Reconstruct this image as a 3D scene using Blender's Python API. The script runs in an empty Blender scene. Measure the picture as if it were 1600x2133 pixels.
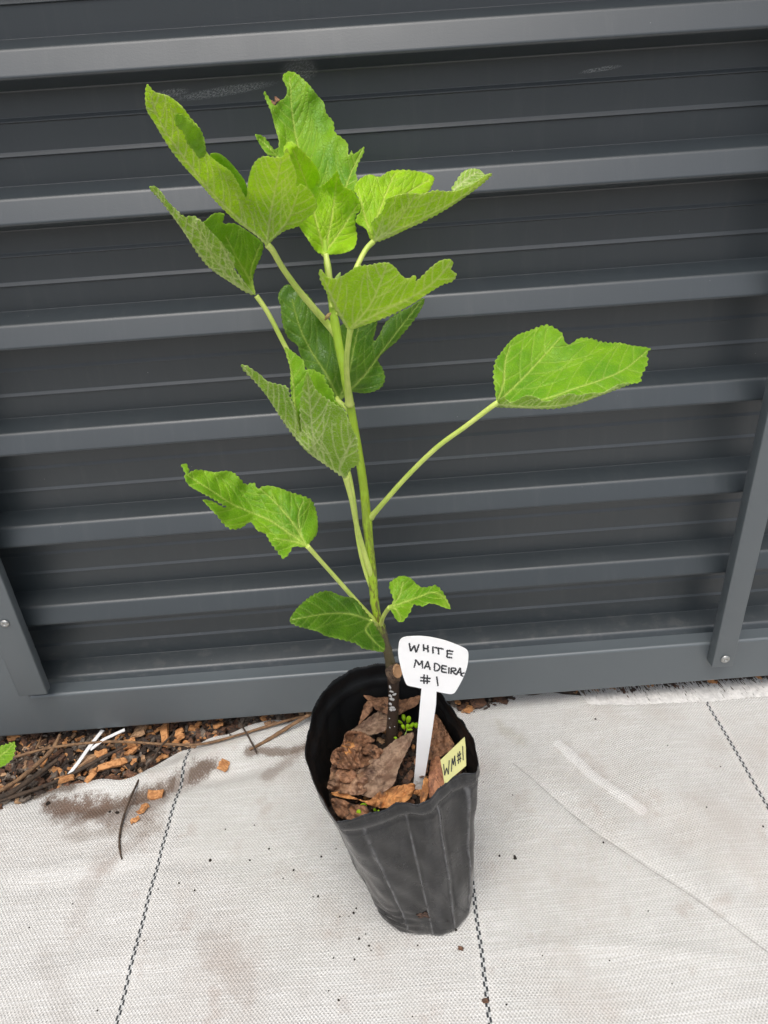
import bpy, bmesh, math, random
import numpy as np
from mathutils import Vector, Matrix
from mathutils.geometry import delaunay_2d_cdt

S = bpy.context.scene
PI = math.pi
# ------------------------------------------------------------------ camera
FPX, PITCH, ROLL, YAW, CAMH = 1502.875, 0.52154, -0.06881, 0.0143, 1.2
def cam_axes():
    cp, sp = math.cos(PITCH), math.sin(PITCH)
    f = Vector((math.sin(YAW)*cp, math.cos(YAW)*cp, -sp))
    r = Vector((math.cos(YAW), -math.sin(YAW), 0)); u = r.cross(f)
    return r*math.cos(ROLL)+u*math.sin(ROLL), -r*math.sin(ROLL)+u*math.cos(ROLL), f
RT, UP, FW = cam_axes()
cd = bpy.data.cameras.new('camera'); cam = bpy.data.objects.new('camera', cd); S.collection.objects.link(cam)
m = Matrix((RT, UP, -FW)).transposed().to_4x4(); m.translation = (0, 0, CAMH); cam.matrix_world = m
cd.sensor_fit = 'HORIZONTAL'; cd.sensor_width = 36; cd.lens = FPX/1600*36; cd.clip_start = .02; cd.clip_end = 200
S.camera = cam
S.render.resolution_x = 768; S.render.resolution_y = 1024
# ------------------------------------------------------------------ light: overcast, brightest overhead
SUN_EL, SUN_AZ = math.radians(70), math.radians(-14)       # azimuth from behind the camera, swung to the left
w = bpy.data.worlds.new('World'); S.world = w; w.use_nodes = True
nt = w.node_tree; bg = nt.nodes['Background']
sky = nt.nodes.new('ShaderNodeTexSky'); sky.sky_type = 'NISHITA'; sky.sun_disc = False
sky.sun_elevation = SUN_EL; sky.sun_rotation = PI - SUN_AZ; sky.dust_density = 4; sky.air_density = 1.0; sky.ozone_density = 1.0
hs = nt.nodes.new('ShaderNodeHueSaturation'); hs.inputs['Saturation'].default_value = .42
nt.links.new(sky.outputs[0], hs.inputs['Color'])
# dark band added low in the sky, like unseen houses, to dim gate reflections
tcw = nt.nodes.new('ShaderNodeTexCoord'); sx = nt.nodes.new('ShaderNodeSeparateXYZ'); nt.links.new(tcw.outputs['Generated'], sx.inputs[0])
nw = nt.nodes.new('ShaderNodeTexNoise'); nw.inputs['Scale'].default_value = 5; nw.inputs['Detail'].default_value = 5; nt.links.new(tcw.outputs['Generated'], nw.inputs['Vector'])
ma = nt.nodes.new('ShaderNodeMath'); ma.operation = 'MULTIPLY_ADD'; nt.links.new(nw.outputs['Fac'], ma.inputs[0]); ma.inputs[1].default_value = -.35; nt.links.new(sx.outputs[2], ma.inputs[2])
mr = nt.nodes.new('ShaderNodeMapRange'); nt.links.new(ma.outputs[0], mr.inputs[0]); mr.inputs[1].default_value = -.05; mr.inputs[2].default_value = .03
mxw = nt.nodes.new('ShaderNodeMix'); mxw.data_type = 'RGBA'; nt.links.new(mr.outputs[0], mxw.inputs[0]); mxw.inputs[6].default_value = (.35, .38, .33, 1); nt.links.new(hs.outputs[0], mxw.inputs[7]); nt.links.new(mxw.outputs[2], bg.inputs['Color'])
bg.inputs['Strength'].default_value = .18
sl = bpy.data.lights.new('sun', 'SUN'); sl.energy = .8; sl.angle = math.radians(38); sl.color = (1, .95, .87)
so = bpy.data.objects.new('sun', sl); S.collection.objects.link(so)
sd = Vector((math.sin(SUN_AZ)*math.cos(SUN_EL), -math.cos(SUN_AZ)*math.cos(SUN_EL), math.sin(SUN_EL)))
so.rotation_euler = sd.to_track_quat('Z', 'Y').to_euler(); so.location = (0, 0, 5)
S.view_settings.view_transform = 'Standard'; S.view_settings.look = 'None'
S.view_settings.exposure = 0.32; S.view_settings.gamma = 1

# ------------------------------------------------------------------ helpers
def ray(x, y): return FW + RT*((x-800)/FPX) - UP*((y-1066.5)/FPX)
O = Vector((0, 0, CAMH))
def at(x, y, Y): r = ray(x, y); return O + r*(Y/r.y)
def atz(x, y, z): r = ray(x, y); return O + r*((z-CAMH)/r.z)
def tag(o, label=None, cat=None, group=None, kind=None):
    if label: o['label'] = label
    if cat: o['category'] = cat
    if group: o['group'] = group
    if kind: o['kind'] = kind
    return o
def empty(name, loc):
    o = bpy.data.objects.new(name, None); o.empty_display_size = .05; S.collection.objects.link(o); o.location = loc
    bpy.context.view_layer.update(); return o
def mesh_obj(name, verts, faces, mat, parent=None, smooth=True, attrs=None):
    me = bpy.data.meshes.new(name); me.from_pydata([tuple(v) for v in verts], [], [tuple(f) for f in faces]); me.update()
    if mat: me.materials.append(mat)
    if smooth: me.polygons.foreach_set('use_smooth', [True]*len(me.polygons))
    if attrs is not None:
        ca = me.color_attributes.new('vein', 'FLOAT_COLOR', 'POINT'); ca.data.foreach_set('color', np.asarray(attrs, dtype=np.float32).ravel())
    o = bpy.data.objects.new(name, me); S.collection.objects.link(o)
    if parent:
        o.parent = parent; o.matrix_parent_inverse = parent.matrix_world.inverted()
    return o
def bm_obj(name, bm, mat, parent=None, smooth=False):
    me = bpy.data.meshes.new(name); bm.normal_update(); bm.to_mesh(me); bm.free(); me.materials.append(mat)
    if smooth: me.polygons.foreach_set('use_smooth', [True]*len(me.polygons))
    o = bpy.data.objects.new(name, me); S.collection.objects.link(o)
    if parent: o.parent = parent; o.matrix_parent_inverse = parent.matrix_world.inverted()
    return o
def solid(o, t, off=0):
    md = o.modifiers.new('thickness', 'SOLIDIFY'); md.thickness = t; md.offset = off; return o
def crom(P, n, closed=False):
    P = [np.array(p, float) for p in P]; out = []; L = len(P)
    for i in range(L if closed else L-1):
        if closed: a, b, c, d = P[i-1], P[i], P[(i+1) % L], P[(i+2) % L]
        else: a, b, c, d = P[max(i-1, 0)], P[i], P[i+1], P[min(i+2, L-1)]
        for k in range(n):
            t = k/n
            out.append(.5*((2*b)+(-a+c)*t+(2*a-5*b+4*c-d)*t*t+(-a+3*b-3*c+d)*t**3))
    if not closed: out.append(P[-1])
    return np.array(out)
def tube(name, pts, radii, mat, parent=None, seg=10, sub=6, bump=None, cap=True, rnd=0.0, seed=0):
    """smooth tapered tube through 3D pts"""
    R_ = random.Random(seed)
    data = [list(p)+[r] for p, r in zip(pts, radii)]
    C = crom(data, sub); V = []; F = []
    prev = None; n = len(C)
    for i, c in enumerate(C):
        p = Vector(c[:3]); t = Vector(C[min(i+1, n-1)][:3])-Vector(C[max(i-1, 0)][:3]); t.normalize()
        if prev is None: a = t.orthogonal().normalized()
        else: a = (prev - t*prev.dot(t)).normalized()
        prev = a; b = t.cross(a); r = max(c[3], 1e-4)
        if bump: r *= bump(i/(n-1))
        for k in range(seg):
            th = 2*PI*k/seg; rr = r*(1+R_.uniform(-rnd, rnd))
            V.append(p + (a*math.cos(th)+b*math.sin(th))*rr)
    for i in range(n-1):
        for k in range(seg): F.append((i*seg+k, i*seg+(k+1) % seg, (i+1)*seg+(k+1) % seg, (i+1)*seg+k))
    if cap:
        F.append(tuple(reversed(range(seg)))); F.append(tuple((n-1)*seg+k for k in range(seg)))
    return mesh_obj(name, V, F, mat, parent)

# ------------------------------------------------------------------ material helpers
class NT:
    def __init__(s, name):
        s.m = bpy.data.materials.new(name); s.m.use_nodes = True; s.t = s.m.node_tree; s.p = s.t.nodes['Principled BSDF']; s.out = s.t.nodes['Material Output']
        s.tc = s.t.nodes.new('ShaderNodeTexCoord'); s.geo = s.t.nodes.new('ShaderNodeNewGeometry'); s.pos = s.geo.outputs['Position']
    def n(s, k, **kw):
        nd = s.t.nodes.new(k)
        for a, b in kw.items(): setattr(nd, a, b)
        return nd
    def L(s, a, b): s.t.links.new(a, b)
    def set(s, sock, v):
        if isinstance(v, bpy.types.NodeSocket): s.L(v, sock)
        else: sock.default_value = v
    def math(s, op, a, b=0.0, c=None, clamp=False):
        nd = s.n('ShaderNodeMath', operation=op); nd.use_clamp = clamp; s.set(nd.inputs[0], a); s.set(nd.inputs[1], b)
        if c is not None: s.set(nd.inputs[2], c)
        return nd.outputs[0]
    def noise(s, scale, detail=4, rough=.55, vec=None, dist=0.0):
        nd = s.n('ShaderNodeTexNoise'); nd.inputs['Scale'].default_value = scale; nd.inputs['Detail'].default_value = detail
        nd.inputs['Roughness'].default_value = rough; nd.inputs['Distortion'].default_value = dist; s.L(vec or s.pos, nd.inputs['Vector']); return nd.outputs['Fac']
    def voro(s, scale, feature='F1', vec=None, rnd=1.0):
        nd = s.n('ShaderNodeTexVoronoi', feature=feature); nd.inputs['Scale'].default_value = scale; nd.inputs['Randomness'].default_value = rnd
        s.L(vec or s.pos, nd.inputs['Vector']); return nd.outputs['Distance']
    def ramp(s, v, a, b, lo=0.0, hi=1.0, smooth=True):
        nd = s.n('ShaderNodeMapRange'); nd.interpolation_type = 'SMOOTHSTEP' if smooth else 'LINEAR'
        for i, x in zip((0, 1, 2, 3, 4), (v, a, b, lo, hi)): s.set(nd.inputs[i], x)
        return nd.outputs[0]
    def mix(s, f, a, b, mode='MIX'):
        nd = s.n('ShaderNodeMix', data_type='RGBA', blend_type=mode); s.set(nd.inputs[0], f)
        for i, x in ((6, a), (7, b)): s.set(nd.inputs[i], x if isinstance(x, bpy.types.NodeSocket) else (*x, 1))
        return nd.outputs[2]
    def col(s, c): s.set(s.p.inputs['Base Color'], c if isinstance(c, bpy.types.NodeSocket) else (*c, 1))
    def rough(s, v): s.set(s.p.inputs['Roughness'], v)
    def bump(s, h, dist=.001, strength=1.0):
        nd = s.n('ShaderNodeBump'); nd.inputs['Distance'].default_value = dist; nd.inputs['Strength'].default_value = strength
        s.L(h, nd.inputs['Height']); s.L(nd.outputs[0], s.p.inputs['Normal']); return nd.outputs[0]
    def sep(s, v=None):
        nd = s.n('ShaderNodeSeparateXYZ'); s.L(v or s.pos, nd.inputs[0]); return nd.outputs
    def vec(s, a, b, c):
        nd = s.n('ShaderNodeCombineXYZ')
        for i, x in enumerate((a, b, c)): s.set(nd.inputs[i], x)
        return nd.outputs[0]

# ---- painted steel
def steel_mat(name, c, dirt=True):
    M = NT(name); x, y, z = M.sep()
    c2 = tuple(v*.88 for v in c)
    col = M.mix(M.ramp(M.noise(1.6, 2), .3, .7), c, c2)
    if dirt:
        streak = M.noise(1, 5, .6, M.vec(M.math('MULTIPLY', x, 30), M.math('MULTIPLY', y, 30), M.math('MULTIPLY', z, 60)))
        dust = M.math('MULTIPLY', M.ramp(streak, .5, .75), M.ramp(z, .05, .30, .22, .0))
        col = M.mix(dust, col, (.30, .28, .26))
        # pale specks and short scuffs
        sp = M.math('MULTIPLY', M.ramp(M.voro(38), .020, .035, 1, 0), M.ramp(M.noise(9, 2), .5, .62))
        col = M.mix(M.math('MULTIPLY', sp, .55), col, (.42, .44, .44))
        sc = M.ramp(M.voro(75), .012, .022, 1, 0)
        sc = M.math('MULTIPLY', sc, M.ramp(M.noise(9, 3), .56, .62)); col = M.mix(M.math('MULTIPLY', sc, .8), col, (.018, .017, .015))
        # rubbed chalky scratches where leaves touched the sheet
        for (px, py, rx, rz) in ((470, 190, .085, .007), (355, 195, .035, .006), (1245, 145, .035, .0035), (625, 150, .03, .015)):
            P = at(px, py, 1.255)
            ux = M.math('DIVIDE', M.math('SUBTRACT', x, P.x), rx); uz = M.math('DIVIDE', M.math('SUBTRACT', M.math('SUBTRACT', z, P.z), M.math('MULTIPLY', M.math('SUBTRACT', x, P.x), .08)), rz)
            rr = M.math('ADD', M.math('MULTIPLY', ux, ux), M.math('MULTIPLY', uz, uz))
            nz = M.noise(1, 6, .75, M.vec(M.math('MULTIPLY', x, 260), 0.0, M.math('MULTIPLY', M.math('SUBTRACT', z, M.math('MULTIPLY', x, .35)), 900)))
            msk = M.math('MULTIPLY', M.ramp(rr, .2, 1.1, 1, 0), M.ramp(nz, .46, .60)); col = M.mix(M.math('MULTIPLY', msk, .9), col, (.30, .32, .33))
    run = M.noise(1, 6, .7, M.vec(M.math('MULTIPLY', x, 45), M.math('MULTIPLY', y, 12), M.math('MULTIPLY', z, 5)))
    col = M.mix(M.ramp(run, .50, .75, 0, .09), col, (.13, .135, .13))
    fs = M.math('MULTIPLY', M.ramp(M.voro(210), .04, .07, 1, 0), M.ramp(M.noise(26, 3), .46, .6)); col = M.mix(M.math('MULTIPLY', fs, M.ramp(z, .1, .9, .5, .12)), col, (.34, .34, .32))
    M.col(col); M.rough(M.ramp(M.noise(5, 2), .3, .7, .42, .48)); M.p.inputs['Specular IOR Level'].default_value = 1.0
    M.bump(M.math('ADD', M.math('MULTIPLY', M.noise(520, 2), .35), M.math('MULTIPLY', M.noise(6, 2), 3)), .0006, .5)
    return M.m
M_STEEL = steel_mat('painted_steel', (.022, .031, .037))
M_FRAME = steel_mat('painted_frame_steel', (.098, .116, .126), False)
def simple(name, c, rough=.5, metal=0, spec=.5, var=.25, scale=60, bump=.0004, c2=None):
    M = NT(name); c2 = c2 or tuple(v*(1-var) for v in c)
    M.col(M.mix(M.ramp(M.noise(scale, 5), .35, .65), c, c2)); M.rough(rough); M.p.inputs['Metallic'].default_value = metal
    M.p.inputs['Specular IOR Level'].default_value = spec
    if bump: M.bump(M.noise(scale*3, 4), bump, .8)
    return M.m
M_ZINC = simple('zinc', (.5, .5, .48), .38, .8, .5, .3, 300, .0002)
M_RECESS = simple('recess', (.05, .05, .05), .6)

# ------------------------------------------------------------------ steel gate
D = 1.199; RP = .18716; Z0 = 1.2875
def arc(p0, p1, p2, r, n=4):
    """fillet of corner p1"""
    a = (np.array(p0)-p1); b = (np.array(p2)-p1); la, lb = np.linalg.norm(a), np.linalg.norm(b); r = min(r, la*.45, lb*.45)
    s = np.array(p1)+a/la*r; e = np.array(p1)+b/lb*r; return [tuple((1-t)**2*s+2*t*(1-t)*np.array(p1)+t*t*e) for t in np.linspace(0, 1, n)]
gate = empty('steel_gate', (0, 1.2, 0))
tag(gate, 'dark grey gate of horizontally ribbed steel sheet behind the potted fig', 'gate')
prof = []; rad = []
pan = D+.041
k0 = -3
for k in range(k0, 7):
    zr = Z0-k*RP
    prof += [(D+.001, zr), (D-.015, zr-.037), (pan, zr-.048)]; rad += [.0045, .006, .003]
    if k < 6:
        for dz in (.0885, .1335):
            prof += [(pan, zr-dz+.0062), (pan-.0038, zr-dz), (pan, zr-dz-.0010)]; rad += [.0006, .0022, .0003]
        prof += [(pan, zr-RP+.0135)]; rad += [.0006]
prof.append((pan, .06)); rad.append(0)
pts = [prof[0]]
for i in range(1, len(prof)-1): pts += arc(prof[i-1], prof[i], prof[i+1], rad[i], 5 if rad[i] > .002 else 3)
pts.append(prof[-1])
xs = np.linspace(-1.6, 1.8, 35); V = []; F = []
for x in xs:
    for (y, z) in pts: V.append((x, y + .0012*math.sin(x*5+z*3), z))
n = len(pts)
for i in range(len(xs)-1):
    for j in range(n-1): F.append((i*n+j, (i+1)*n+j, (i+1)*n+j+1, i*n+j+1))
pnl = mesh_obj('ribbed_panel', V, F, M_STEEL, gate, smooth=True)
wn = pnl.modifiers.new('weighted', 'WEIGHTED_NORMAL'); wn.weight = 100; wn.keep_sharp = False
def rbox(name, x0, x1, y0, y1, z0, z1, mat, parent, bev=.003, seg=3):
    bm = bmesh.new(); bmesh.ops.create_cube(bm, size=1)
    for v in bm.verts: v.co = Vector((x0+(v.co.x+.5)*(x1-x0), y0+(v.co.y+.5)*(y1-y0), z0+(v.co.z+.5)*(z1-z0)))
    bmesh.ops.bevel(bm, geom=bm.edges[:], offset=bev, segments=seg, affect='EDGES', profile=.5)
    o = bm_obj(name, bm, mat, parent, True)
    o.data.set_sharp_from_angle(angle=math.radians(35)); return o
bm = bmesh.new(); ol_ = [(-1.6, .041), (1.8, .041), (1.8, .152), (-.752, .152), (-.752, 1.86), (-1.6, 1.86)]
f_ = bm.faces.new([bm.verts.new((x_, 1.16, z_)) for x_, z_ in ol_]); ge = bmesh.ops.extrude_face_region(bm, geom=[f_]); [setattr(v_, 'co', v_.co+Vector((0, .115, 0))) for v_ in ge['geom'] if isinstance(v_, bmesh.types.BMVert)]
bmesh.ops.recalc_face_normals(bm, faces=bm.faces[:]); bmesh.ops.bevel(bm, geom=bm.edges[:], offset=.006, segments=4, affect='EDGES', profile=.5)
fo = bm_obj('frame', bm, M_FRAME, gate, True); fo.data.set_sharp_from_angle(angle=math.radians(35)); wn = fo.modifiers.new('weighted', 'WEIGHTED_NORMAL'); wn.keep_sharp = True
def screw(P, r, parent):
    bm = bmesh.new(); n = 24
    prof_ = [(r, 0), (r*.98, .0012), (r*.8, .0026), (r*.5, .0034), (r*.36, .0035), (r*.30, .0018), (0, .0016)]
    rows = []
    for (rr, h) in prof_:
        rows.append([bm.verts.new((P.x+rr*math.cos(2*PI*k/n), P.y-h, P.z+rr*math.sin(2*PI*k/n))) for k in range(n)] if rr else [bm.verts.new((P.x, P.y-h, P.z))])
    for a, b in zip(rows[:-1], rows[1:]):
        for k in range(n):
            if len(b) == 1: bm.faces.new((a[k], a[(k+1) % n], b[0]))
            else: bm.faces.new((a[k], a[(k+1) % n], b[(k+1) % n], b[k]))
    return bm_obj('screw', bm, M_ZINC, parent, True)
sr = rbox('strut', .690, .735, 1.133, 1.1595, .106, 1.86, M_FRAME, gate, .0025)
slf = rbox('strut', -.762, -.703, 1.138, 1.1595, .1735, 1.86, M_FRAME, gate, .0025)
screw(at(1511, 1373, 1.132), .0095, sr); screw(at(10, 1299, 1.137), .0085, slf)

# ------------------------------------------------------------------ ground
M = NT('soil_ground'); c = M.mix(M.ramp(M.noise(40, 6), .35, .65), (.06, .042, .030), (.14, .095, .066)); M.col(c); M.rough(.95); M.bump(M.noise(150, 6), .006, .9); M_SOIL = M.m
bm = bmesh.new(); bmesh.ops.create_grid(bm, x_segments=60, y_segments=60, size=20)
for v in bm.verts: v.co.z = -.014
g = bm_obj('ground', bm, M_SOIL); tag(g, kind='structure')

# ---- woven weed mat
edge_pts = [(-3, .98), (-1.2, 1.0), (-.95, 1.01), (-.81, 1.028), (-.67, 1.048), (-.60, 1.044), (-.54, 1.052), (-.49, 1.085), (-.446, 1.122), (-.38, 1.150), (-.30, 1.172), (-.188, 1.20), (-.1, 1.215), (.08, 1.215), (.15, 1.195), (.19, 1.172), (.235, 1.185), (.29, 1.208), (.38, 1.196), (.45, 1.178), (.55, 1.172), (.65, 1.170), (.8, 1.168), (1.0, 1.165), (3, 1.16)]
ex = np.array([p[0] for p in edge_pts]); ey = np.array([p[1] for p in edge_pts])
def segd(px, py, a, b):
    a = np.array(a); b = np.array(b); d = b-a; t = np.clip(((px-a[0])*d[0]+(py-a[1])*d[1])/(d@d), 0, 1)
    return np.hypot(px-a[0]-t*d[0], py-a[1]-t*d[1])*np.sign((px-a[0])*d[1]-(py-a[1])*d[0]), t
def G(px, py): p = atz(px, py, 0); return (p.x, p.y)
folds = [  # px points on the ground, width m, height m
    ([G(1150, 1530), G(1230, 1610), G(1340, 1690)], .012, .0045), ([G(1060, 1580), G(1250, 1740), G(1420, 1850), G(1600, 1975)], .006, -.0028),
    ([G(1100, 1560), G(1290, 1720), G(1470, 1850), G(1640, 1980)], .03, .005),
    ([G(60, 1690), G(250, 1675), G(420, 1625), G(600, 1590)], .022, -.010), ([G(90, 1655), G(220, 1640), G(330, 1618), G(420, 1580), G(640, 1510)], .02, .010),
    ([G(0, 1850), G(150, 1840), G(330, 1800), G(560, 1790)], .02, -.0035), ([G(0, 1820), G(200, 1800), G(330, 1780)], .02, .004),
    ([G(1165, 1455), G(1180, 1475)], .004, .002), ([G(1000, 1980), G(1250, 1965), G(1600, 2010)], .014, .0025), ([G(1300, 1600), G(1450, 1700), G(1550, 1850)], .05, .006),
    ([G(560, 2133), G(640, 1960), G(700, 1800)], .02, .003), ([G(0, 2060), G(200, 2000), G(420, 1985)], .03, .004), ([G(1040, 1500), G(1100, 1620), G(1120, 1800)], .03, .005)]
def mat_h(X, Y):
    h = .0035*np.sin(X*7+Y*3+1)+.003*np.sin(X*4-Y*9)+.002*np.sin(X*17+Y*11)+.0012*np.sin(X*31-Y*23+2)
    for pts_, wd, ht in folds:
        best = np.full(X.shape, 9.); tt = np.zeros(X.shape); ns = len(pts_)-1
        for i in range(ns):
            d, t = segd(X, Y, pts_[i], pts_[i+1]); d = np.abs(d); u = (i+t)/ns; m_ = d < best; best[m_] = d[m_]; tt[m_] = u[m_]
        h = h+ht*np.exp(-(best/wd)**2)*np.clip(np.minimum(tt, 1-tt)*4+.25, 0, 1)
    r = np.hypot(X-.037, Y-.768); k = np.clip((r-.09)/.08, 0, 1); h = h*k
    # right hand fringe droops under the gate
    return h
xs = np.concatenate([np.linspace(-3, -.95, 14)[:-1], np.linspace(-.95, .98, 560), np.linspace(.98, 3, 14)[1:]])
ts = np.concatenate([np.linspace(-1.5, .45, 10)[:-1], np.linspace(.45, 1.0, 300)])
EY = np.interp(xs, ex, ey)+.004*np.sin(xs*37)+.002*np.sin(xs*91)
XX, TT = np.meshgrid(xs, ts, indexing='ij'); YY = np.where(TT < .45, TT, .45+(TT-.45)/.55*(EY[:, None]-.45))
ZZ = mat_h(XX, YY)
edge_d = EY[:, None]-YY
ZZ += np.where((XX < -.2), .006*np.exp(-(edge_d/.02)**2)*np.sin(XX*60)*.5, 0)
nx, ny = XX.shape
V = np.stack([XX, YY, ZZ], -1).reshape(-1, 3); idx = np.arange(nx*ny).reshape(nx, ny)
F = np.stack([idx[:-1, :-1], idx[1:, :-1], idx[1:, 1:], idx[:-1, 1:]], -1).reshape(-1, 4)
M = NT('woven_weed_mat'); x, y, z = M.sep()
PHI, LS, LX = .03136, .57004, -.45558
u = M.math('SUBTRACT', M.math('SUBTRACT', x, LX), M.math('MULTIPLY', M.math('SUBTRACT', y, .6), math.tan(PHI)))
u = M.math('ADD', u, M.math('MULTIPLY', M.math('SUBTRACT', M.noise(5, 2), .5), .012))
v = M.math('ADD', y, M.math('MULTIPLY', M.math('SUBTRACT', M.noise(4, 2), .5), .02))
TH = .0060
su = M.math('SINE', M.math('MULTIPLY', u, 2*PI/TH)); sv = M.math('SINE', M.math('MULTIPLY', v, 2*PI/(TH*1.15)))
weave = M.math('MULTIPLY', su, sv)
irr = M.noise(1, 3, .6, M.vec(M.math('MULTIPLY', u, 11), M.math('MULTIPLY', v, 330), 0.0)); irr2 = M.noise(1, 3, .6, M.vec(M.math('MULTIPLY', u, 420), M.math('MULTIPLY', v, 30), 0.0))
wv_ = M.math('ADD', M.math('MULTIPLY', weave, .5), M.math('MULTIPLY', M.math('ABSOLUTE', sv), .55)); base = M.mix(M.ramp(wv_, -.45, .7), (.41, .395, .365), (.68, .665, .63))
base = M.mix(M.ramp(irr, .46, .62, 0, .30), base, (.86, .855, .84)); base = M.mix(M.ramp(irr2, .42, .66, 0, .28), base, (.47, .45, .42))
# grime
gr = M.ramp(M.noise(5.5, 6, .62), .46, .70, 0, .38); base = M.mix(gr, base, (.47, .41, .36))
gr2 = M.ramp(M.noise(14, 5, .6), .56, .74, 0, .42); base = M.mix(gr2, base, (.42, .34, .29))
def dseg(M, pts_):
    best = None
    for a, b in zip(pts_[:-1], pts_[1:]):
        dx, dy = b[0]-a[0], b[1]-a[1]; L2 = dx*dx+dy*dy
        ax = M.math('SUBTRACT', x, a[0]); ay = M.math('SUBTRACT', y, a[1])
        t = M.math('DIVIDE', M.math('ADD', M.math('MULTIPLY', ax, dx), M.math('MULTIPLY', ay, dy)), L2, clamp=True)
        ddx = M.math('SUBTRACT', ax, M.math('MULTIPLY', t, dx)); ddy = M.math('SUBTRACT', ay, M.math('MULTIPLY', t, dy))
        d = M.math('SQRT', M.math('ADD', M.math('MULTIPLY', ddx, ddx), M.math('MULTIPLY', ddy, ddy)))
        best = d if best is None else M.math('MINIMUM', best, d)
    return best
grain = M.noise(330, 5, .75); blot = M.noise(28, 5, .6)
for pts_, wd, st, cc in (([G(100, 1672), G(200, 1688), G(290, 1664), G(350, 1642), G(435, 1598)], .040, .97, (.15, .105, .078)), ([G(130, 1690), G(270, 1700), G(330, 1670)], .06, .6, (.16, .10, .07)), ([G(230, 1780), G(190, 1830), G(160, 1900)], .04, .16, (.22, .14, .10)), ([G(1070, 1590), G(1250, 1742), G(1420, 1855), G(1600, 1985)], .0035, .5, (.28, .26, .24)), ([G(640, 1560), G(560, 1620)], .03, .5, (.2, .13, .09)), ([G(520, 1570), G(590, 1570), G(640, 1560)], .022, .8, (.17, .12, .085)), ([G(0, 1640), G(60, 1655), G(150, 1645)], .03, .8, (.13, .09, .06)), ([G(300, 1745), G(215, 1810)], .022, .3, (.2, .13, .09)),
                         ([G(90, 1990), G(140, 2133)], .035, .15, (.25, .2, .16)), ([G(440, 1965), G(520, 2060)], .05, .25, (.3, .22, .17)), ([G(1040, 1510), G(1085, 1545)], .03, .25, (.35, .3, .2)), ([G(150, 1740), G(330, 1730)], .03, .4, (.2, .15, .11))):
    d = M.math('ADD', dseg(M, pts_), M.math('MULTIPLY', M.math('SUBTRACT', blot, .5), wd*1.6))
    k = M.math('MULTIPLY', M.ramp(d, wd*.15, wd, 1, 0), M.ramp(grain, M.ramp(d, 0, wd, .22, .55), M.ramp(d, 0, wd, .45, .72)))
    base = M.mix(M.math('MULTIPLY', k, st), base, cc)
pale_streak = M.math('MULTIPLY', M.ramp(M.math('ADD', dseg(M, [G(1165, 1550), G(1230, 1610), G(1335, 1690)]), M.math('MULTIPLY', M.math('SUBTRACT', blot, .5), .01)), .009, .013, 1, 0), .38); base = M.mix(pale_streak, base, (.84, .83, .81))  # paler streak along the short diagonal fold of the mat
# fine scattered dirt everywhere
base = M.mix(M.math('MULTIPLY', M.ramp(M.voro(170), .07, .13, 1, 0), M.ramp(M.noise(7, 3), .5, .7, 0, .7)), base, (.2, .15, .11))
# tracer threads: two staggered columns of black stitches
f = M.math('SUBTRACT', M.math('FRACT', M.math('ADD', M.math('DIVIDE', u, LS), .5)), .5); f = M.math('MULTIPLY', f, LS)
af = M.math('ABSOLUTE', f); col_id = M.math('GREATER_THAN', f, 0.0)
ph = M.math('FRACT', M.math('ADD', M.math('DIVIDE', y, .0145), M.math('MULTIPLY', col_id, .5)))
st = M.math('MULTIPLY', M.math('LESS_THAN', ph, .52), M.math('LESS_THAN', af, .0034))
band = M.ramp(af, .012, .014, .16, 0); base = M.mix(band, base, (.80, .77, .72))
base = M.mix(M.math('MULTIPLY', M.math('LESS_THAN', af, .0034), .45), base, (.45, .47, .47))
base = M.mix(M.math('MULTIPLY', st, .95), base, (.018, .022, .026))
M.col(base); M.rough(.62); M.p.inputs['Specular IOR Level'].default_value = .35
M.bump(M.math('ADD', weave, M.math('MULTIPLY', irr, 2)), .0009, .8); M_MAT = M.m
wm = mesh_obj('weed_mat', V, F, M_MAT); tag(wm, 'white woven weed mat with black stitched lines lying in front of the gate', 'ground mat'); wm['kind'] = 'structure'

rng = random.Random(5)
# frayed threads along the right edge of the mat
M_THREAD = simple('frayed_thread', (.74, .72, .69), .5, 0, .4, .2, 90, 0)
bm = bmesh.new()
for i in range(900):
    X = rng.uniform(.44, 1.02); e = float(np.interp(X, ex, ey)); y0 = e-.022-rng.random()*.006; ln = rng.uniform(.03, .062); a = rng.gauss(-.12, .2)
    w_ = rng.uniform(.0006, .0013); p = Vector((X, y0, .0015+float(mat_h(np.array([X]), np.array([y0]))[0]))); q = Vector((X+math.sin(a)*ln, y0+math.cos(a)*ln, rng.uniform(-.003, .003))); mid = (p+q)/2+Vector((rng.gauss(0, .002), 0, .002))
    r = []
    for c_ in (p, mid, q): r.append((bm.verts.new(c_-Vector((w_, 0, 0))), bm.verts.new(c_+Vector((w_, 0, .0003)))))
    for a_, b_ in zip(r[:-1], r[1:]): bm.faces.new((a_[0], a_[1], b_[1], b_[0]))
fr = bm_obj('frayed_edge', bm, M_THREAD, wm); tag(fr, 'loose white threads fraying out under the gate', None, None, 'stuff')

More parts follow.
